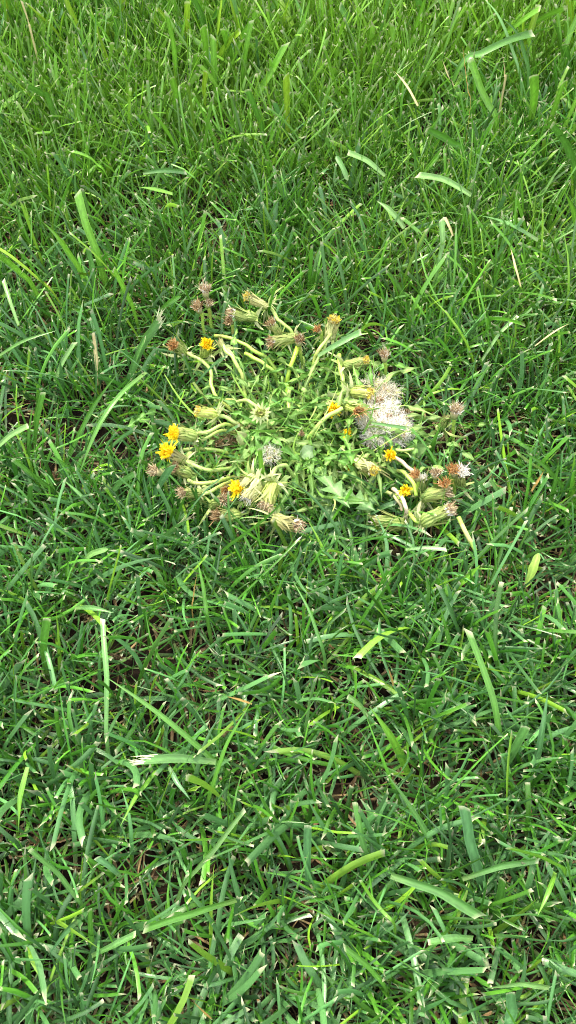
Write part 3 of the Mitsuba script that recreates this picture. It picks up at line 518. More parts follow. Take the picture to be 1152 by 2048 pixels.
def head(a, b, R, kind, label=None, bracts=9, skin='green', white=0, size=1.0, spread=None, bract_len=1.0):
    """A flower head: a ribbed involucre from a (at the stalk) to b, curled outer bracts, and what comes out of it."""
    a, b = np.array(a), np.array(b)
    key = numbered('dandelion_plant__flower_head')
    R *= rng.uniform(0.70, 0.88); b = b + 0.10 * (b - a); a = a - 0.12 * (b - a)
    d, u, w = basis(a, b); L = np.linalg.norm(b - a)
    nb, rows = 12, 9
    cols = nb * 4
    th = np.arange(cols) / cols * 2 * np.pi
    ridge = np.tile([0.0, 0.75, 1.0, 0.75], nb)
    tone = np.tile([0.0, 0.55, 1.0, 0.55], nb)
    s = np.linspace(0, 1, rows)
    prof = np.interp(s, [0, 0.06, 0.22, 0.45, 0.75, 1.0], [0.45, 0.82, 1.02, 0.98, 0.80, 0.62])
    squash = 0.62 + 0.3 * rng.random()
    rad = R * prof[:, None] * (0.86 + 0.17 * ridge[None] * (0.5 + 0.6 * s[:, None]))
    lenj = np.repeat(rng.uniform(-0.05, 0.10, nb), 4)
    along = s[:, None] * L + (s[:, None] ** 4) * lenj[None] * L
    wob = 0.10 * R * np.sin(s * 3 + rng.random() * 6)
    v = a + along[..., None] * d + wob[:, None, None] * u + rad[..., None] * (np.cos(th)[None, :, None] * u + squash * np.sin(th)[None, :, None] * w)
    v = v + ((meshkit.fbm(v * 330, 2, 6) - 0.5) * R * 0.75)[..., None] * (v - a - along[..., None] * d) / (rad[..., None] + 1e-9) + ((meshkit.fbm(np.stack([s * 3 + a[0] * 900, s * 0, s * 0 + a[1] * 900], -1), 2) - 0.5) * R * 0.9)[:, None, None] * w
    lo, hi = {'green': ((0.13, 0.22, 0.035), (0.31, 0.40, 0.12)), 'lime': ((0.26, 0.36, 0.05), (0.44, 0.53, 0.15)), 'pale': ((0.27, 0.33, 0.10), (0.56, 0.58, 0.28)),
              'tan': ((0.19, 0.22, 0.07), (0.38, 0.40, 0.17)), 'deep': ((0.05, 0.13, 0.02), (0.14, 0.26, 0.05))}[skin]
    c = np.array(lo)[None, None] * (1 - tone[None, :, None]) + np.array(hi)[None, None] * tone[None, :, None]
    c = np.repeat(c, rows, 0) * (0.85 + 0.3 * np.repeat(rng.random((1, nb, 1)), 4, 1))
    tip = np.clip((s - 0.8) / 0.2, 0, 1)[:, None, None]; c = c * (1 - 0.5 * tip) + np.array([0.32, 0.24, 0.12]) * 0.5 * tip
    cap = np.vstack([v.reshape(-1, 3), a[None] - d * 0.0005, b[None] - d * 0.002])
    k = np.arange(cols); kk = (k + 1) % cols
    f = np.vstack([grid_faces(rows, cols, True)[:, ::-1], np.stack([k, kk, k * 0 + rows * cols], 1)[:, ::-1], np.stack([kk, k, k * 0 + rows * cols + 1], 1)[:, ::-1] + np.array([(rows - 1) * cols, (rows - 1) * cols, 0])[::-1]])
    put(key, [(cap, f, np.vstack([c.reshape(-1, 3), c[0, :1], c[-1, :1] * 0.5]))], 'soft_leaf', True, label)
    m = 22; t = rng.uniform(0, 2 * np.pi, m); o = np.cos(t)[:, None] * u + squash * np.sin(t)[:, None] * w; k = rng.uniform(0.05, 0.55, (m, 1))
    cs = (np.array(lo) * 0.5 + np.array(hi) * 0.5) * rng.uniform(0.7, 1.35, (m, 1))
    put(key + '__sepal', [ribbons(rng, a + d * L * k + o * R * 0.92, d + o * rng.uniform(-0.12, 0.2, (m, 1)), L * (1.12 - k[:, 0]) * rng.uniform(0.7, 1.1, m), rng.uniform(0.0010, 0.0019, m), o * rng.uniform(-0.15, 0.25, (m, 1)) + rng.normal(size=(m, 3)) * 0.12,
                          cs, cs * 0.6 + np.array([0.20, 0.16, 0.08]), 5, 0.8, o)], 'soft_leaf', True)
    if bracts:
        n = bracts; t = (np.arange(n) + rng.random(n) * 0.6) / n * 2 * np.pi
        o = np.cos(t)[:, None] * u + np.sin(t)[:, None] * w
        cc = np.where(rng.random((n, 1)) < 0.6, np.array([0.44, 0.50, 0.24]), np.array([0.28, 0.39, 0.11])) * rng.uniform(0.85, 1.15, (n, 1))
        put(key + '__bract', [ribbons(rng, a + o * R * 0.55 + d * L * 0.04, o * 1.0 + d * rng.uniform(-0.5, 0.7, (n, 1)), bract_len * rng.uniform(0.006, 0.011, n), rng.uniform(0.0018, 0.0028, n),
                              -d * rng.uniform(0.2, 0.9, (n, 1)) + rng.normal(size=(n, 3)) * 0.35, cc, cc * np.array([1.15, 1.08, 1.1]), 6, 0.9)], 'soft_leaf', True)
    if kind in ('brown', 'rust', 'rosy'):
        tuft(key + '__withered_tuft', a, b, R * 0.62, 0.0062 * size, kind, 120, 0.75 if spread is None else spread)
    elif kind in ('yellow', 'paleyellow'):
        tuft(key + '__petals', a, b, R * 0.62, 0.0074 * size, kind, 150, 0.9 if spread is None else spread, None, 0.0014)
    if white:
        tuft(key + '__pappus', a, b - d * 0.001, R * 0.66, 0.0055 * size, 'white', white, 0.5, None, 0.00045, 0.5)


def loose_tuft(p, aim, R, pal, white=0, label=None):
    """A small spent head of which only the withered tuft and a thin neck show, on its own short stalk down into the grass."""
    p = np.array(p); key = numbered('dandelion_plant__flower_head'); q = p + unit(aim) * R * 1.0
    put(key, [tube(np.array([p - unit(aim) * R * 1.2, p - unit(aim) * R * .4, p]), [R * 0.45, R * 0.62, R * 0.5], [[0.18, 0.26, 0.08], [0.34, 0.34, 0.16], [0.36, 0.28, 0.16]], 9)], 'soft_leaf', True, label)
    tuft(key + '__withered_tuft', p, p + unit(aim) * R * 0.1, R * 0.62, R * 1.7, pal, 130, 0.8, None, 0.0007, 0.2)
    if white: tuft(key + '__pappus', p, p + unit(aim) * R * 0.1, R * 0.7, R * 1.5, 'white', white, 0.8, None, 0.00045)
    foot = p + np.array([0.004, -0.004, -p[2] + 0.004])
    stalk([p - unit(aim) * R * 1.1, p * 0.5 + foot * 0.5 - unit(aim) * 0.003, foot], 0.0011, LIMEY, GREENY)


def star_bud(c, R):
    """A tight round bud with its white-green bracts spread like a star beneath it."""
    c = np.array(c); key = numbered('dandelion_plant__flower_head'); ax = unit([0.05, -0.55, 0.8])
    d, u, w = basis(c, c + ax)
    head(c - ax * R * 0.9, c + ax * R * 1.0, R, 'none', 'round closed green bud with whitish bracts spread like a star', 0, 'lime')
    n = 15; t = np.arange(n) / n * 2 * np.pi; o = np.cos(t)[:, None] * u + np.sin(t)[:, None] * w
    cc = np.tile([0.46, 0.53, 0.25], (n, 1)) * rng.uniform(.8, 1.15, (n, 1))
    put('dandelion_plant__flower_head%s__bract' % ('' if used['dandelion_plant__flower_head'] == 1 else '_%03d' % (used['dandelion_plant__flower_head'] - 1)),
        [ribbons(rng, c - ax * R * 0.6 + o * R * 0.6, o + ax * 0.15, rng.uniform(0.0036, 0.0056, n), np.full(n, 0.0019), ax * rng.normal(0.1, 0.3, (n, 1)), cc, cc * 1.1, 5, 0.85, np.tile(ax, (n, 1)))], 'soft_leaf', True)


# stalks: first point at the head, last point near the root crown
S = [
    ([(-0.0142,0.4527,0.0330), (-0.0054,0.4348,0.0370), (0.0034,0.4272,0.0330), (0.0099,0.4188,0.0190), (0.0074,0.3870,0.0120)], 2.0, PALE, LIMEY),
    ([(-0.0674,0.4136,0.0290), (-0.0595,0.4068,0.0310), (-0.0523,0.3984,0.0290), (-0.0499,0.3880,0.0270), (-0.0477,0.3781,0.0250), (-0.0397,0.3747,0.0190), (-0.0251,0.3672,0.0100)], 2.0, PALE, LIMEY),
    ([(-0.0435,0.4162,0.0330), (-0.0358,0.4054,0.0330), (-0.0303,0.3949,0.0290), (-0.0285,0.3871,0.0210), (-0.0218,0.3693,0.0100)], 2.1, PALE, LIMEY),
    ([(-0.0499,0.4316,0.0270), (-0.0365,0.4236,0.0310), (-0.0228,0.4144,0.0310), (-0.0118,0.4101,0.0250), (-0.0003,0.3980,0.0120)], 2.1, LIMEY, LIMEY),
    ([(-0.0283,0.4159,0.0270), (-0.0187,0.4064,0.0290), (-0.0103,0.3998,0.0250), (-0.0067,0.3976,0.0150), (0.0013,0.3757,0.0100)], 2.3, LIMEY * 1.1, GREENY),
    ([(0.0060,0.4152,0.0330), (0.0040,0.4072,0.0330), (0.0000,0.3962,0.0290), (-0.0010,0.3876,0.0190), (0.0013,0.3672,0.0100)], 2.4, np.array([.28, .42, .03]), np.array([.22, .36, .03])),
    ([(0.0287,0.4272,0.0330), (0.0247,0.4183,0.0350), (0.0193,0.4103,0.0330), (0.0174,0.4069,0.0270), (0.0141,0.3887,0.0100)], 1.9, PALE, np.array([.28, .42, .06])),
    ([(0.0335,0.4109,0.0290), (0.0342,0.3944,0.0310), (0.0351,0.3785,0.0290), (0.0316,0.3656,0.0120)], 2.3, LIMEY * 1.15, PALE * .9),
    ([(0.0421,0.3777,0.0310), (0.0352,0.3756,0.0310), (0.0287,0.3773,0.0250), (0.0227,0.3729,0.0160)], 1.9, np.array([.30, .46, .07]), GREENY),
    ([(0.0342,0.3606,0.0350), (0.0247,0.3529,0.0370), (0.0163,0.3461,0.0310), (0.0098,0.3423,0.0210), (0.0051,0.3391,0.0120)], 2.2, PALE * 1.12, LIMEY),
    ([(0.0242,0.3680,0.0270), (0.0186,0.3614,0.0250), (0.0110,0.3601,0.0190), (0.0046,0.3573,0.0120)], 2.0, LIMEY * 1.1, GREENY),
    ([(-0.0460,0.3606,0.0290), (-0.0375,0.3573,0.0290), (-0.0307,0.3549,0.0250), (-0.0183,0.3548,0.0100)], 2.1, PALE, PALE * .9),
    ([(-0.0590,0.3433,0.0290), (-0.0502,0.3425,0.0330), (-0.0426,0.3473,0.0330), (-0.0382,0.3537,0.0270), (-0.0248,0.3565,0.0120)], 2.1, PALE, LIMEY),
    ([(-0.0573,0.3408,0.0250), (-0.0507,0.3432,0.0270), (-0.0413,0.3504,0.0250), (-0.0247,0.3532,0.0120)], 1.7, PALE * .95, LIMEY),
    ([(-0.0655,0.3406,0.0190), (-0.0539,0.3376,0.0230), (-0.0430,0.3375,0.0210), (-0.0277,0.3402,0.0100)], 2.0, PALE * .95, LIMEY),
    ([(-0.0641,0.3242,0.0290), (-0.0544,0.3190,0.0310), (-0.0462,0.3174,0.0290), (-0.0326,0.3265,0.0190), (-0.0213,0.3406,0.0100)], 2.1, PALE, GREENY),
    ([(-0.0612,0.3102,0.0270), (-0.0531,0.3067,0.0310), (-0.0437,0.3088,0.0290), (-0.0332,0.3218,0.0170), (-0.0212,0.3366,0.0100)], 2.1, PALE, LIMEY),
    ([(-0.0532,0.3000,0.0290), (-0.0467,0.2997,0.0310), (-0.0413,0.3065,0.0270), (-0.0302,0.3232,0.0150), (-0.0180,0.3366,0.0100)], 1.9, PALE, LIMEY),
    ([(-0.0092,0.3004,0.0390), (-0.0091,0.3033,0.0430), (-0.0065,0.3091,0.0430), (-0.0012,0.3110,0.0410), (0.0030,0.3118,0.0310), (0.0068,0.3102,0.0200), (0.0095,0.3147,0.0080)], 2.1, PALE, GREENY),
    ([(-0.0207,0.3504,0.0250), (-0.0222,0.3377,0.0270), (-0.0233,0.3304,0.0190), (-0.0178,0.3273,0.0120)], 2.0, PALE * 1.05, PALE),
    ([(-0.0197,0.3626,0.0330), (-0.0248,0.3659,0.0340), (-0.0309,0.3709,0.0300), (-0.0398,0.3794,0.0210), (-0.0485,0.3836,0.0160)], 1.9, PALE * 1.05, PALE),
    ([(0.0003,0.3854,0.0230), (0.0006,0.3697,0.0250), (0.0003,0.3593,0.0200)], 2.2, PALE, LIMEY),
    ([(0.0649,0.3273,0.0290), (0.0709,0.3197,0.0310), (0.0781,0.3144,0.0290)], 1.9, TAN, np.array([.55, .42, .33])),
    ([(0.0636,0.3047,0.0270), (0.0681,0.2965,0.0310), (0.0701,0.2885,0.0290), (0.0702,0.2871,0.0190)], 2.0, TAN, np.array([.58, .47, .38])),
    ([(0.0607,0.3052,0.0230), (0.0652,0.2976,0.0250), (0.0685,0.2916,0.0210)], 1.8, PALE * .9, TAN),
    ([(0.0791,0.2787,0.0290), (0.0746,0.2815,0.0290), (0.0710,0.2917,0.0230), (0.0661,0.3074,0.0160)], 1.9, LIMEY * 1.2, LIMEY),
    ([(0.0674,0.3376,0.0230), (0.0768,0.3342,0.0270), (0.0887,0.3354,0.0270)], 1.7, PALE * 1.05, PALE),
    ([(0.0781,0.2999,0.0270), (0.0757,0.3077,0.0290), (0.0705,0.3166,0.0270), (0.0642,0.3276,0.0170), (0.0496,0.3406,0.0100)], 2.1, LIMEY * 1.1, PALE * .85),
    ([(0.0398,0.3175,0.0230), (0.0448,0.3169,0.0270), (0.0500,0.3175,0.0230)], 2.0, LIMEY, LIMEY),
]
for pts, r, c0, c1 in S:
    stalk(pts, r * 0.59 / 1000, np.array(c0), np.array(c1))

# flower heads: involucre from its base to its mouth, radius, what it holds
head((-0.0229,0.4422,0.0330), (-0.0368,0.4424,0.0370), .0048, 'rosy', None, 6, 'green', 40)
head((-0.0145,0.4516,0.0350), (-0.0262,0.4573,0.0370), .0040, 'paleyellow', 'pale wilted flower head with folded petals', 11, 'tan', 0, .7, .5, 1.2)
head((-0.0054,0.4238,0.0350), (-0.0103,0.4256,0.0430), .0042, 'brown', None, 5, 'green', 25)
head((0.0047,0.4224,0.0350), (-0.0090,0.4169,0.0370), .0052, 'brown', None, 8, 'green', 25)
head((-0.0702,0.4164,0.0270), (-0.0749,0.4123,0.0370), .0046, 'rust', None, 9, 'green', 0, .9)
head((-0.0558,0.4127,0.0270), (-0.0537,0.4100,0.0390), .0042, 'yellow', 'flower head with a bright orange-yellow tuft of petals', 10, 'lime', 0, .9, .5)
head((-0.0433,0.4162,0.0310), (-0.0455,0.4188,0.0350), .0026, 'none', None, 11, 'pale')
head((0.0286,0.4292,0.0290), (0.0309,0.4319,0.0390), .0056, 'paleyellow', 'pale yellow-green closing flower seen from behind', 12, 'pale', 0, .8, .5)
head((0.0380,0.4033,0.0270), (0.0495,0.4027,0.0330), .0046, 'paleyellow', 'spent flower head with dull yellow tip and pale bracts', 12, 'green', 0, .6, .4, 1.3)
head((0.0421,0.3777,0.0310), (0.0509,0.3730,0.0350), .0058, 'paleyellow', 'fresh lime bud with a yellow tip and white backswept bracts', 12, 'lime', 20, .55, .3, 1.25)
head((0.0381,0.3693,0.0270), (0.0434,0.3573,0.0370), .0044, 'rust', 'flower head with orange withered petals', 8, 'lime', 0, 1.1, .7)
head((0.0257,0.3726,0.0230), (0.0284,0.3635,0.0310), .0040, 'yellow', 'small open yellow flower among the pale leaves', 6, 'pale', 0, .8, 1.2)
head((0.0341,0.3535,0.0190), (0.0368,0.3484,0.0250), .0032, 'yellow', 'small half hidden yellow flower', 4, 'lime', 0, .7, .8)
head((-0.0460,0.3606,0.0290), (-0.0558,0.3598,0.0330), .0052, 'paleyellow', 'pale yellow-green bud with a crumpled tip', 12, 'lime', 0, .5, .4, 1.1)
head((-0.0584,0.3413,0.0310), (-0.0681,0.3394,0.0360), .0056, 'yellow', 'bright yellow flower still on a green head, upper of the two at left', 9, 'green', 0, 1.0, .75)
head((-0.0641,0.3246,0.0290), (-0.0711,0.3232,0.0370), .0046, 'yellow', 'bright yellow flower with curled petals, lower of the two at left', 11, 'tan', 25, 1.25, 1.2)
head((-0.0586,0.3164,0.0230), (-0.0673,0.3163,0.0310), .0048, 'brown', None, 6, 'green', 0)
loose_tuft((-0.0799,0.3130,0.0330), (-1, .1, .3), .0042, 'rosy')
head((-0.0529,0.3000,0.0290), (-0.0611,0.2973,0.0330), .0048, 'rosy', None, 9, 'green', 0)
head((-0.0214,0.3086,0.0330), (-0.0283,0.2978,0.0390), .0046, 'yellow', 'ragged yellow flower facing down left', 8, 'pale', 0, 1.0, .9)
head((-0.0335,0.3064,0.0250), (-0.0362,0.3022,0.0290), .0036, 'rust', None, 5, 'pale', 0)
head((-0.0181,0.3021,0.0370), (-0.0241,0.2917,0.0370), .0058, 'none', 'pale striped head with white silk at its mouth', 9, 'pale', 90, 1.0)
head((-0.0443,0.2934,0.0270), (-0.0389,0.2906,0.0350), .0048, 'rosy', None, 5, 'green', 15, 1.1)
head((-0.0300,0.2863,0.0270), (-0.0400,0.2830,0.0310), .0050, 'brown', None, 4, 'green', 0, 1.1)
head((-0.0083,0.3004,0.0390), (-0.0127,0.2899,0.0350), .0056, 'rosy', 'hanging striped head with a pinkish brown tip', 12, 'lime', 12, 1.1, None, 1.2)
head((-0.0074,0.2815,0.0290), (0.0041,0.2739,0.0350), .0050, 'rosy', None, 11, 'tan', 60, 1.0, None, 1.2)
star_bud((-0.0172,0.3536,0.0390), .0036)
head((0.0427,0.3257,0.0270), (0.0507,0.3131,0.0350), .0058, 'paleyellow', 'pale closed head with an orange-yellow tip', 7, 'pale', 40, .5, .35)
head((0.0610,0.3283,0.0250), (0.0622,0.3251,0.0330), .0036, 'yellow', 'small orange-yellow flower on a tan stalk', 4, 'pale', 10, .8, .5)
head((0.0358,0.3264,0.0170), (0.0385,0.3229,0.0230), .0036, 'yellow', None, 4, 'lime', 0, .7, .9)
head((0.0810,0.3031,0.0250), (0.0806,0.3061,0.0350), .0046, 'none', None, 4, 'deep', 90, 1.1)
loose_tuft((0.0760,0.3047,0.0400), (-.3, .1, .8), .0034, 'rust')
head((0.0813,0.2985,0.0270), (0.0936,0.2976,0.0330), .0058, 'rosy', 'large striped green head pointing right with folded bracts at its base', 11, 'green', 0, .8, None, 1.3)
loose_tuft((0.0882,0.3069,0.0390), (0, .1, 1), .0036, 'rosy', 25)
head((0.1052,0.3079,0.0250), (0.1017,0.3076,0.0370), .0046, 'none', None, 3, 'green', 0)
loose_tuft((0.0989,0.3084,0.0400), (-.2, .2, .8), .0040, 'rust')
tuft('dandelion_plant__white_silk', (0.1025,0.3091,0.0370), (0.1034,0.3073,0.0410), .0028, .0065, 'white', 120, .9, None, .0006)
loose_tuft((0.0930,0.2993,0.0380), (-.2, .1, .8), .0038, 'rust')
head((0.0794,0.2790,0.0290), (0.0925,0.2825,0.0360), .0060, 'rosy', 'largest striped green head with a white and tan tuft, at lower right', 11, 'green', 90, 1.1, None, 1.1)
head((0.0691,0.2843,0.0190), (0.0535,0.2833,0.0250), .0050, 'none', None, 9, 'green', 30)
head((0.0747,0.3042,0.0250), (0.0713,0.3005,0.0310), .0034, 'yellow', 'small yellow tuft between the two tan stalks', 5, 'lime', 0, .8, .9)
loose_tuft((-0.0560,0.4535,0.0470), (0, .3, 1), .0042, 'rosy', 30, 'lone small brown tuft, uppermost')
loose_tuft((-0.0608,0.4419,0.0430), (-.2, 0, 1), .0040, 'brown', 30)
loose_tuft((-0.0542,0.4484,0.0400), (.3, 0, .8), .0030, 'rosy', 10)
loose_tuft((-0.0399,0.4389,0.0330), (-.3, -.3, .6), .0032, 'brown', 0)
loose_tuft((0.0073,0.4154,0.0390), (.1, 0, 1), .0038, 'brown', 20)
loose_tuft((0.0201,0.4250,0.0390), (-.4, 0, .8), .0028, 'rust', 0)
loose_tuft((0.0625,0.3978,0.0430), (-.1, .2, 1), .0036, 'brown', 60, 'lone brown and white tuft, upper right')
loose_tuft((0.1038,0.3519,0.0430), (.1, .2, 1), .0046, 'rosy', 60, 'lone pinkish brown tuft at far right')
head((0.0988,0.3568,0.0190), (0.1010,0.3585,0.0270), .0046, 'none', None, 5, 'deep', 0)
loose_tuft((0.0079,0.3449,0.0290), (.6, 0, .5), .0018, 'brown', 0)


def seed_head(cs, n, hairs, tint):
    """A matted clump of ripe seeds about several centres: each a brown-green achene on a thin beak with a parachute of white hairs."""
    key = numbered('dandelion_plant__seed_head'); up = []; seeds = []
    for c, R in cs:
        c = np.array(c); m = int(n * (R / 0.006) ** 2); lean = rng.normal(size=3) * 0.5
        d = rng.normal(size=(m, 3)) + lean; d[:, 2] = np.abs(d[:, 2]) * 0.7 + 0.05; d /= np.linalg.norm(d, axis=1, keepdims=True)
        rr = R * rng.uniform(0.25, 1.15, m)
        root = c + d * R * 0.1 + rng.normal(size=(m, 3)) * R * 0.12; tipp = c + d * rr[:, None] * rng.uniform(0.7, 1.3, 3) * [1, 1, 0.75]
        up.append(ribbons(rng, root, tipp - root, np.linalg.norm(tipp - root, axis=1), np.full(m, 0.0004), rng.normal(size=(m, 3)) * 0.08, np.tile([0.60, 0.62, 0.36], (m, 1)), np.tile([0.70, 0.70, 0.54], (m, 1)), 3, 0.2))
        D = np.repeat(d, hairs, 0) * 0.7 + np.repeat(rng.normal(size=(m, 3)) * 0.5, hairs, 0) + rng.normal(size=(m * hairs, 3)) * 0.5
        cc = np.array(tint)[None] * np.repeat(rng.uniform(0.75, 1.05, (m, 1)), hairs, 0)
        up.append(ribbons(rng, np.repeat(tipp, hairs, 0), D, rng.uniform(0.0028, 0.0056, m * hairs), np.full(m * hairs, 0.00022), rng.normal(size=(m * hairs, 3)) * 0.35, cc, cc, 3, 0.5))
        k = int(m * 0.8); ach = root[:k] + (tipp - root)[:k] * rng.uniform(0.5, 1.15, (k, 1)) + rng.normal(size=(k, 3)) * 0.0012
        dark = np.where(rng.random((k, 1)) < .4, [0.24, 0.17, 0.08], [0.28, 0.32, 0.10])
        seeds.append(ribbons(rng, ach, d[:k] + rng.normal(size=(k, 3)) * 0.7, np.full(k, 0.0034), np.full(k, 0.0009), d[:k] * 0.1, dark, dark * 1.4, 4, 0.8))
    put(key, up, 'down', True, 'matted clump of cream-white seed fluff')
    put(key + '__seeds', seeds, 'dry_leaf', True)


seed_head([((0.0542,0.3845,0.0290), .0046), ((0.0606,0.3819,0.0290), .0056), ((0.0655,0.3794,0.0270), .0044), ((0.0572,0.3773,0.0270), .0046)], 60, 10, (0.82, 0.78, 0.66))
seed_head([((0.0500,0.3680,0.0270), .0056), ((0.0549,0.3610,0.0290), .0060), ((0.0528,0.3573,0.0250), .0056), ((0.0490,0.3618,0.0230), .0050), ((0.0582,0.3680,0.0290), .0050)], 66, 10, (0.89, 0.87, 0.78))
seed_head([((0.0632,0.3660,0.0290), .0056), ((0.0672,0.3598,0.0270), .0050), ((0.0717,0.3528,0.0250), .0054), ((0.0732,0.3479,0.0230), .0050), ((0.0677,0.3504,0.0250), .0056)], 66, 11, (0.90, 0.89, 0.85))
seed_head([((0.0561,0.3504,0.0230), .0056), ((0.0615,0.3504,0.0270), .0062), ((0.0538,0.3463,0.0210), .0050), ((0.0630,0.3455,0.0210), .0060), ((0.0693,0.3462,0.0190), .0048)], 66, 11, (0.90, 0.89, 0.83))
seed_head([((-0.0124,0.3311,0.0290), .0036), ((-0.0096,0.3277,0.0290), .0042)], 50, 9, (0.74, 0.74, 0.64))
for p, R, pal in (((0.0570,0.3879,0.0290), .0022, 'rosy'), ((0.0644,0.3573,0.0310), .0014, 'rust'), ((0.0579,0.3688,0.0330), .0022, 'brown'), ((0.0760,0.3643,0.0250), .0034, 'brown'), ((-0.0458,0.3478,0.0190), .0044, 'brown'), ((-0.0404,0.3478,0.0170), .0040, 'rosy'), ((-0.0201,0.3300,0.0190), .0050, 'paleyellow')):
    tuft(numbered('dandelion_plant__dry_petals'), np.array(p) - [0, 0, .002], p, R, R * 1.6, pal, 70, 1.6)


def toothed_leaf(pts, width, lobes, colour, face, back=0.55, label=None, sharp=0.75):
    """A dandelion leaf: pale midrib, and on each side teeth that point back towards its base."""
    n = lobes * 6 + 1; path = spline(pts, n); L = np.linalg.norm(np.diff(path, axis=0), axis=1).sum()
    t, u, w = frames(path, face); s = np.linspace(0, 1, n)
    env = np.interp(s, [0, 0.15, 0.55, 0.85, 1], [0.12, 0.35, 0.9, 1.0, 0.02])
    ph = (s * lobes) % 1.0
    out = []; cols = []
    hw = []
    for side in (-1, 1):
        q = (s * lobes + (0.13 if side > 0 else 0)) % 1.0
        saw = np.where(q < 0.10, q / 0.10, 1 - (q - 0.10) / 0.90)
        hw.append(width / 2 * env * (0.7 + 0.6 * meshkit.noise(np.stack([np.floor(s * lobes + (0.13 if side > 0 else 0)) * 7.3, s * 0 + side * 3.1 + pts[0][0] * 999, s * 0], -1))) * ((1 - sharp) + sharp * saw) * rng.uniform(0.9, 1.1))
    xs = np.array([-1, -0.55, -0.10, 0, 0.10, 0.55, 1])
    v = np.empty((n, 7, 3)); c = np.empty((n, 7, 3))
    base = np.array(colour)
    for j, x in enumerate(xs):
        h = hw[0] if x < 0 else hw[1]
        off = h * abs(x) if abs(x) > 0.2 else np.full(n, width * 0.045 * np.sign(x)) * np.minimum(1, env + .3)
        edge = np.clip((abs(x) - 0.2) / 0.8, 0, 1)
        v[:, j] = path + off[:, None] * np.sign(x) * np.sign(off)[:, None] * w * np.sign(off * x + 1e-12)[:, None] if False else path + (np.abs(off) * np.sign(x))[:, None] * w
        v[:, j] += (-back * (np.abs(off) - h * 0.25 * edge))[:, None] * t * edge
        v[:, j] += (0.22 * np.abs(off) + 0.0012 * edge * np.sin(s * 23 + x * 2))[:, None] * u
        c[:, j] = (base * (0.95 + 0.12 * np.sin(s * lobes * 6.28 + x))[:, None]) if abs(x) > 0.2 else (base * 1.35 + 0.03 if x else base * 1.5 + 0.05)
    c *= rng.uniform(0.9, 1.1, (n, 7, 1))
    put(numbered('dandelion_plant__leaf'), [(v.reshape(-1, 3), grid_faces(n, 7), c.reshape(-1, 3))], 'soft_leaf', True, label)


FLUFF = (0.0610,0.3630,0.0230)
LEAF = [(0.11, 0.27, 0.04), (0.14, 0.30, 0.05), (0.18, 0.33, 0.07), (0.09, 0.23, 0.03), (0.22, 0.35, 0.09)]
toothed_leaf([(0.0148,0.3431,0.0120), (0.0226,0.3128,0.0270), (0.0365,0.2866,0.0330)], .0125, 6, (0.115, 0.235, 0.07), (0, -.3, 1), .35, 'grey-green toothed leaf lying in front of the heads')
toothed_leaf([(0.0204,0.3312,0.0120), (0.0347,0.3045,0.0230), (0.0522,0.2871,0.0290)], .012, 6, (0.115, 0.235, 0.07), (0, -.3, 1), .4)
toothed_leaf([(0.0110,0.3466,0.0100), (0.0199,0.3099,0.0150), (0.0279,0.2861,0.0150)], .015, 5, (0.13, 0.25, 0.085), (0, -.3, 1), .5)
toothed_leaf([(0.0395,0.3332,0.0120), (0.0458,0.3072,0.0190), (0.0502,0.2909,0.0270)], .017, 3, (0.14, 0.27, 0.10), (.3, -.3, 1), .3)
toothed_leaf([(0.0260,0.3768,0.0180), (0.0300,0.3760,0.0250), (0.0349,0.3718,0.0270)], .018, 2, (0.40, 0.46, 0.24), (.2, -.5, .8), .1, 'very pale bleached leaf blade', .3)
toothed_leaf([(-0.0229,0.3410,0.0100), (-0.0268,0.3430,0.0190), (-0.0320,0.3457,0.0310)], .0085, 2, (0.44, 0.50, 0.22), (.3, -.5, .8), .1, 'glossy pale folded leaf stalk', .15)
for k in range(230):
    a = rng.uniform(0, 2 * np.pi); q = rng.uniform(0.15, 1.0)
    L0 = rng.uniform(0.024, 0.058)
    ox, oy = rng.normal(0.012, 0.032), rng.normal(-0.004, 0.024)
    r0 = np.array([CROWN[0] + ox, CROWN[1] + oy, rng.uniform(.006, .014)])
    dirn = np.array([np.cos(a), np.sin(a), 0])
    tip = r0 + dirn * L0 + np.array([0, 0, rng.uniform(-.003, .023)])
    if np.hypot(tip[0] - FLUFF[0], tip[1] - FLUFF[1]) < .022: continue
    midp = (r0 + tip) / 2 + np.array([rng.normal() * .004, rng.normal() * .004, rng.uniform(.006, .016)])
    toothed_leaf([r0, midp, tip], rng.uniform(.003, .0075), int(rng.integers(3, 7)), np.array(LEAF[rng.integers(0, 5)]) * rng.uniform(.65, 1.1), (rng.normal() * .7, -.2 + rng.normal() * .7, 1), rng.uniform(.3, .8), None, 0.88)
n = 340                                            # shredded, wilted bits of leaf and stem heaped over the rosette
q = rng.normal(size=(n, 3)) * [.034, .026, 0] + CROWN + np.array([.010, -.006, 0]); q[:, 2] = rng.uniform(.010, .030, n)
q = q[np.hypot(q[:, 0] - FLUFF[0], q[:, 1] - FLUFF[1]) > .02]; n = len(q)
tone = np.array([[0.12, 0.27, 0.035], [0.19, 0.34, 0.05], [0.30, 0.38, 0.11], [0.08, 0.21, 0.025], [0.13, 0.29, 0.05]])[rng.integers(0, 5, n)]
put('dandelion_plant__wilted_shred', [ribbons(rng, q, rng.normal(size=(n, 3)) * [1, 1, .35], rng.uniform(.008, .028, n), rng.uniform(.0007, .0020, n), rng.normal(size=(n, 3)) * .4, tone, tone * 1.12, 6, .7)], 'soft_leaf', True, 'heap of thin wilted leaf shreds over the middle of the plant')
labels['dandelion_plant__wilted_shred']['kind'] = 'stuff'
c = CROWN + np.array([-0.03, -0.016, 0.0])
n = 260
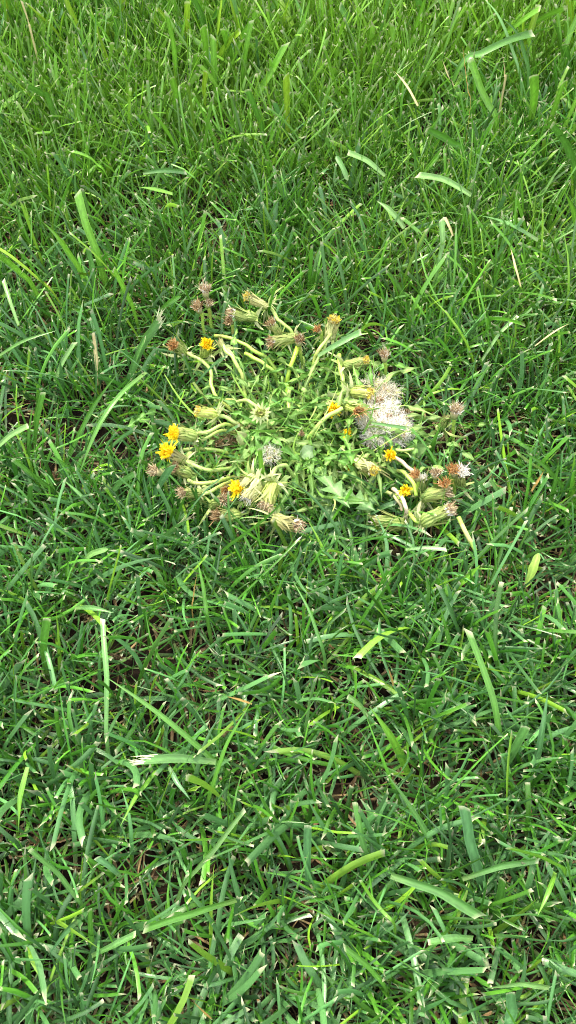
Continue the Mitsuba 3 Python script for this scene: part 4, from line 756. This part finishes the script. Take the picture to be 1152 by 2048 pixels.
put('dandelion_plant__root_crown', [ribbons(rng, c + rng.normal(size=(n, 3)) * [.014, .011, .0] + [0, 0, .012], rng.normal(size=(n, 3)) * [1, 1, .5], rng.uniform(.006, .02, n), rng.uniform(.0006, .0024, n), rng.normal(size=(n, 3)) * .4,
    np.where(rng.random((n, 1)) < .5, [0.16, 0.10, 0.045], [0.34, 0.32, 0.16]), np.where(rng.random((n, 1)) < .5, [0.22, 0.13, 0.06], [0.40, 0.38, 0.20]), 5)], 'dry_leaf', True, 'brown withered base of the plant')

# ---------------------------------------------------------------- a few other small plants and a severed stalk
def oval_leaf(key, p0, p1, width, colour, label, cat, face=(0, -.4, 1)):
    n, m = 14, 7; path = spline([p0, (np.array(p0) + np.array(p1)) / 2 + [0, 0, .003], p1], n); t, u, w = frames(path, face)
    s = np.linspace(0, 1, n); x = np.linspace(-1, 1, m); hw = width / 2 * np.sqrt(np.clip(1 - (2 * s - 1) ** 2, 0.004, 1)) * (1 + .08 * np.sin(s * 17))
    v = path[:, None] + hw[:, None, None] * (x[None, :, None] * w[:, None] + .25 * np.abs(x)[None, :, None] * u[:, None])
    c = np.array(colour) * np.where(np.abs(x) < .1, 1.35, 1)[None, :, None] * rng.uniform(.9, 1.1, (n, m, 1))
    put(key, [(v.reshape(-1, 3), grid_faces(n, m), c.reshape(-1, 3))], 'soft_leaf', True, label, cat)


oval_leaf('clover_leaf', (0.0084,0.3284,0.0270), (0.0164,0.3300,0.0290), .0085, (0.22, 0.34, 0.16), 'small round pale green leaf right of the plant centre', 'leaf')
oval_leaf('weed_leaf', (0.0778,0.3351,0.0190), (0.0854,0.3308,0.0330), .0075, (0.15, 0.27, 0.09), 'pointed oval leaf right of and below the white fluff', 'leaf', (-.4, -.5, .8))
oval_leaf('yellowed_leaf', (0.1340,0.2361,0.0290), (0.1409,0.2524,0.0390), .0048, (0.18, 0.30, 0.05), 'twisted yellow-green leaf right of the cut yellow stem piece', 'leaf', (-.5, -.5, .7))
pth = spline([(0.0984,0.2765,0.0390), (0.1016,0.2682,0.0370), (0.1076,0.2587,0.0310)], 20); sv = np.linspace(0, 1, 20)[:, None]
put('severed_stalk', [tube(pth, .0013, np.where((sv < .3) | (sv > .75), [[0.26, 0.40, 0.07]], [[0.44, 0.43, 0.17]]), 9)], 'stem_skin', True, 'cut piece of pale yellow stem with green ends, below the heads at right', 'stem')
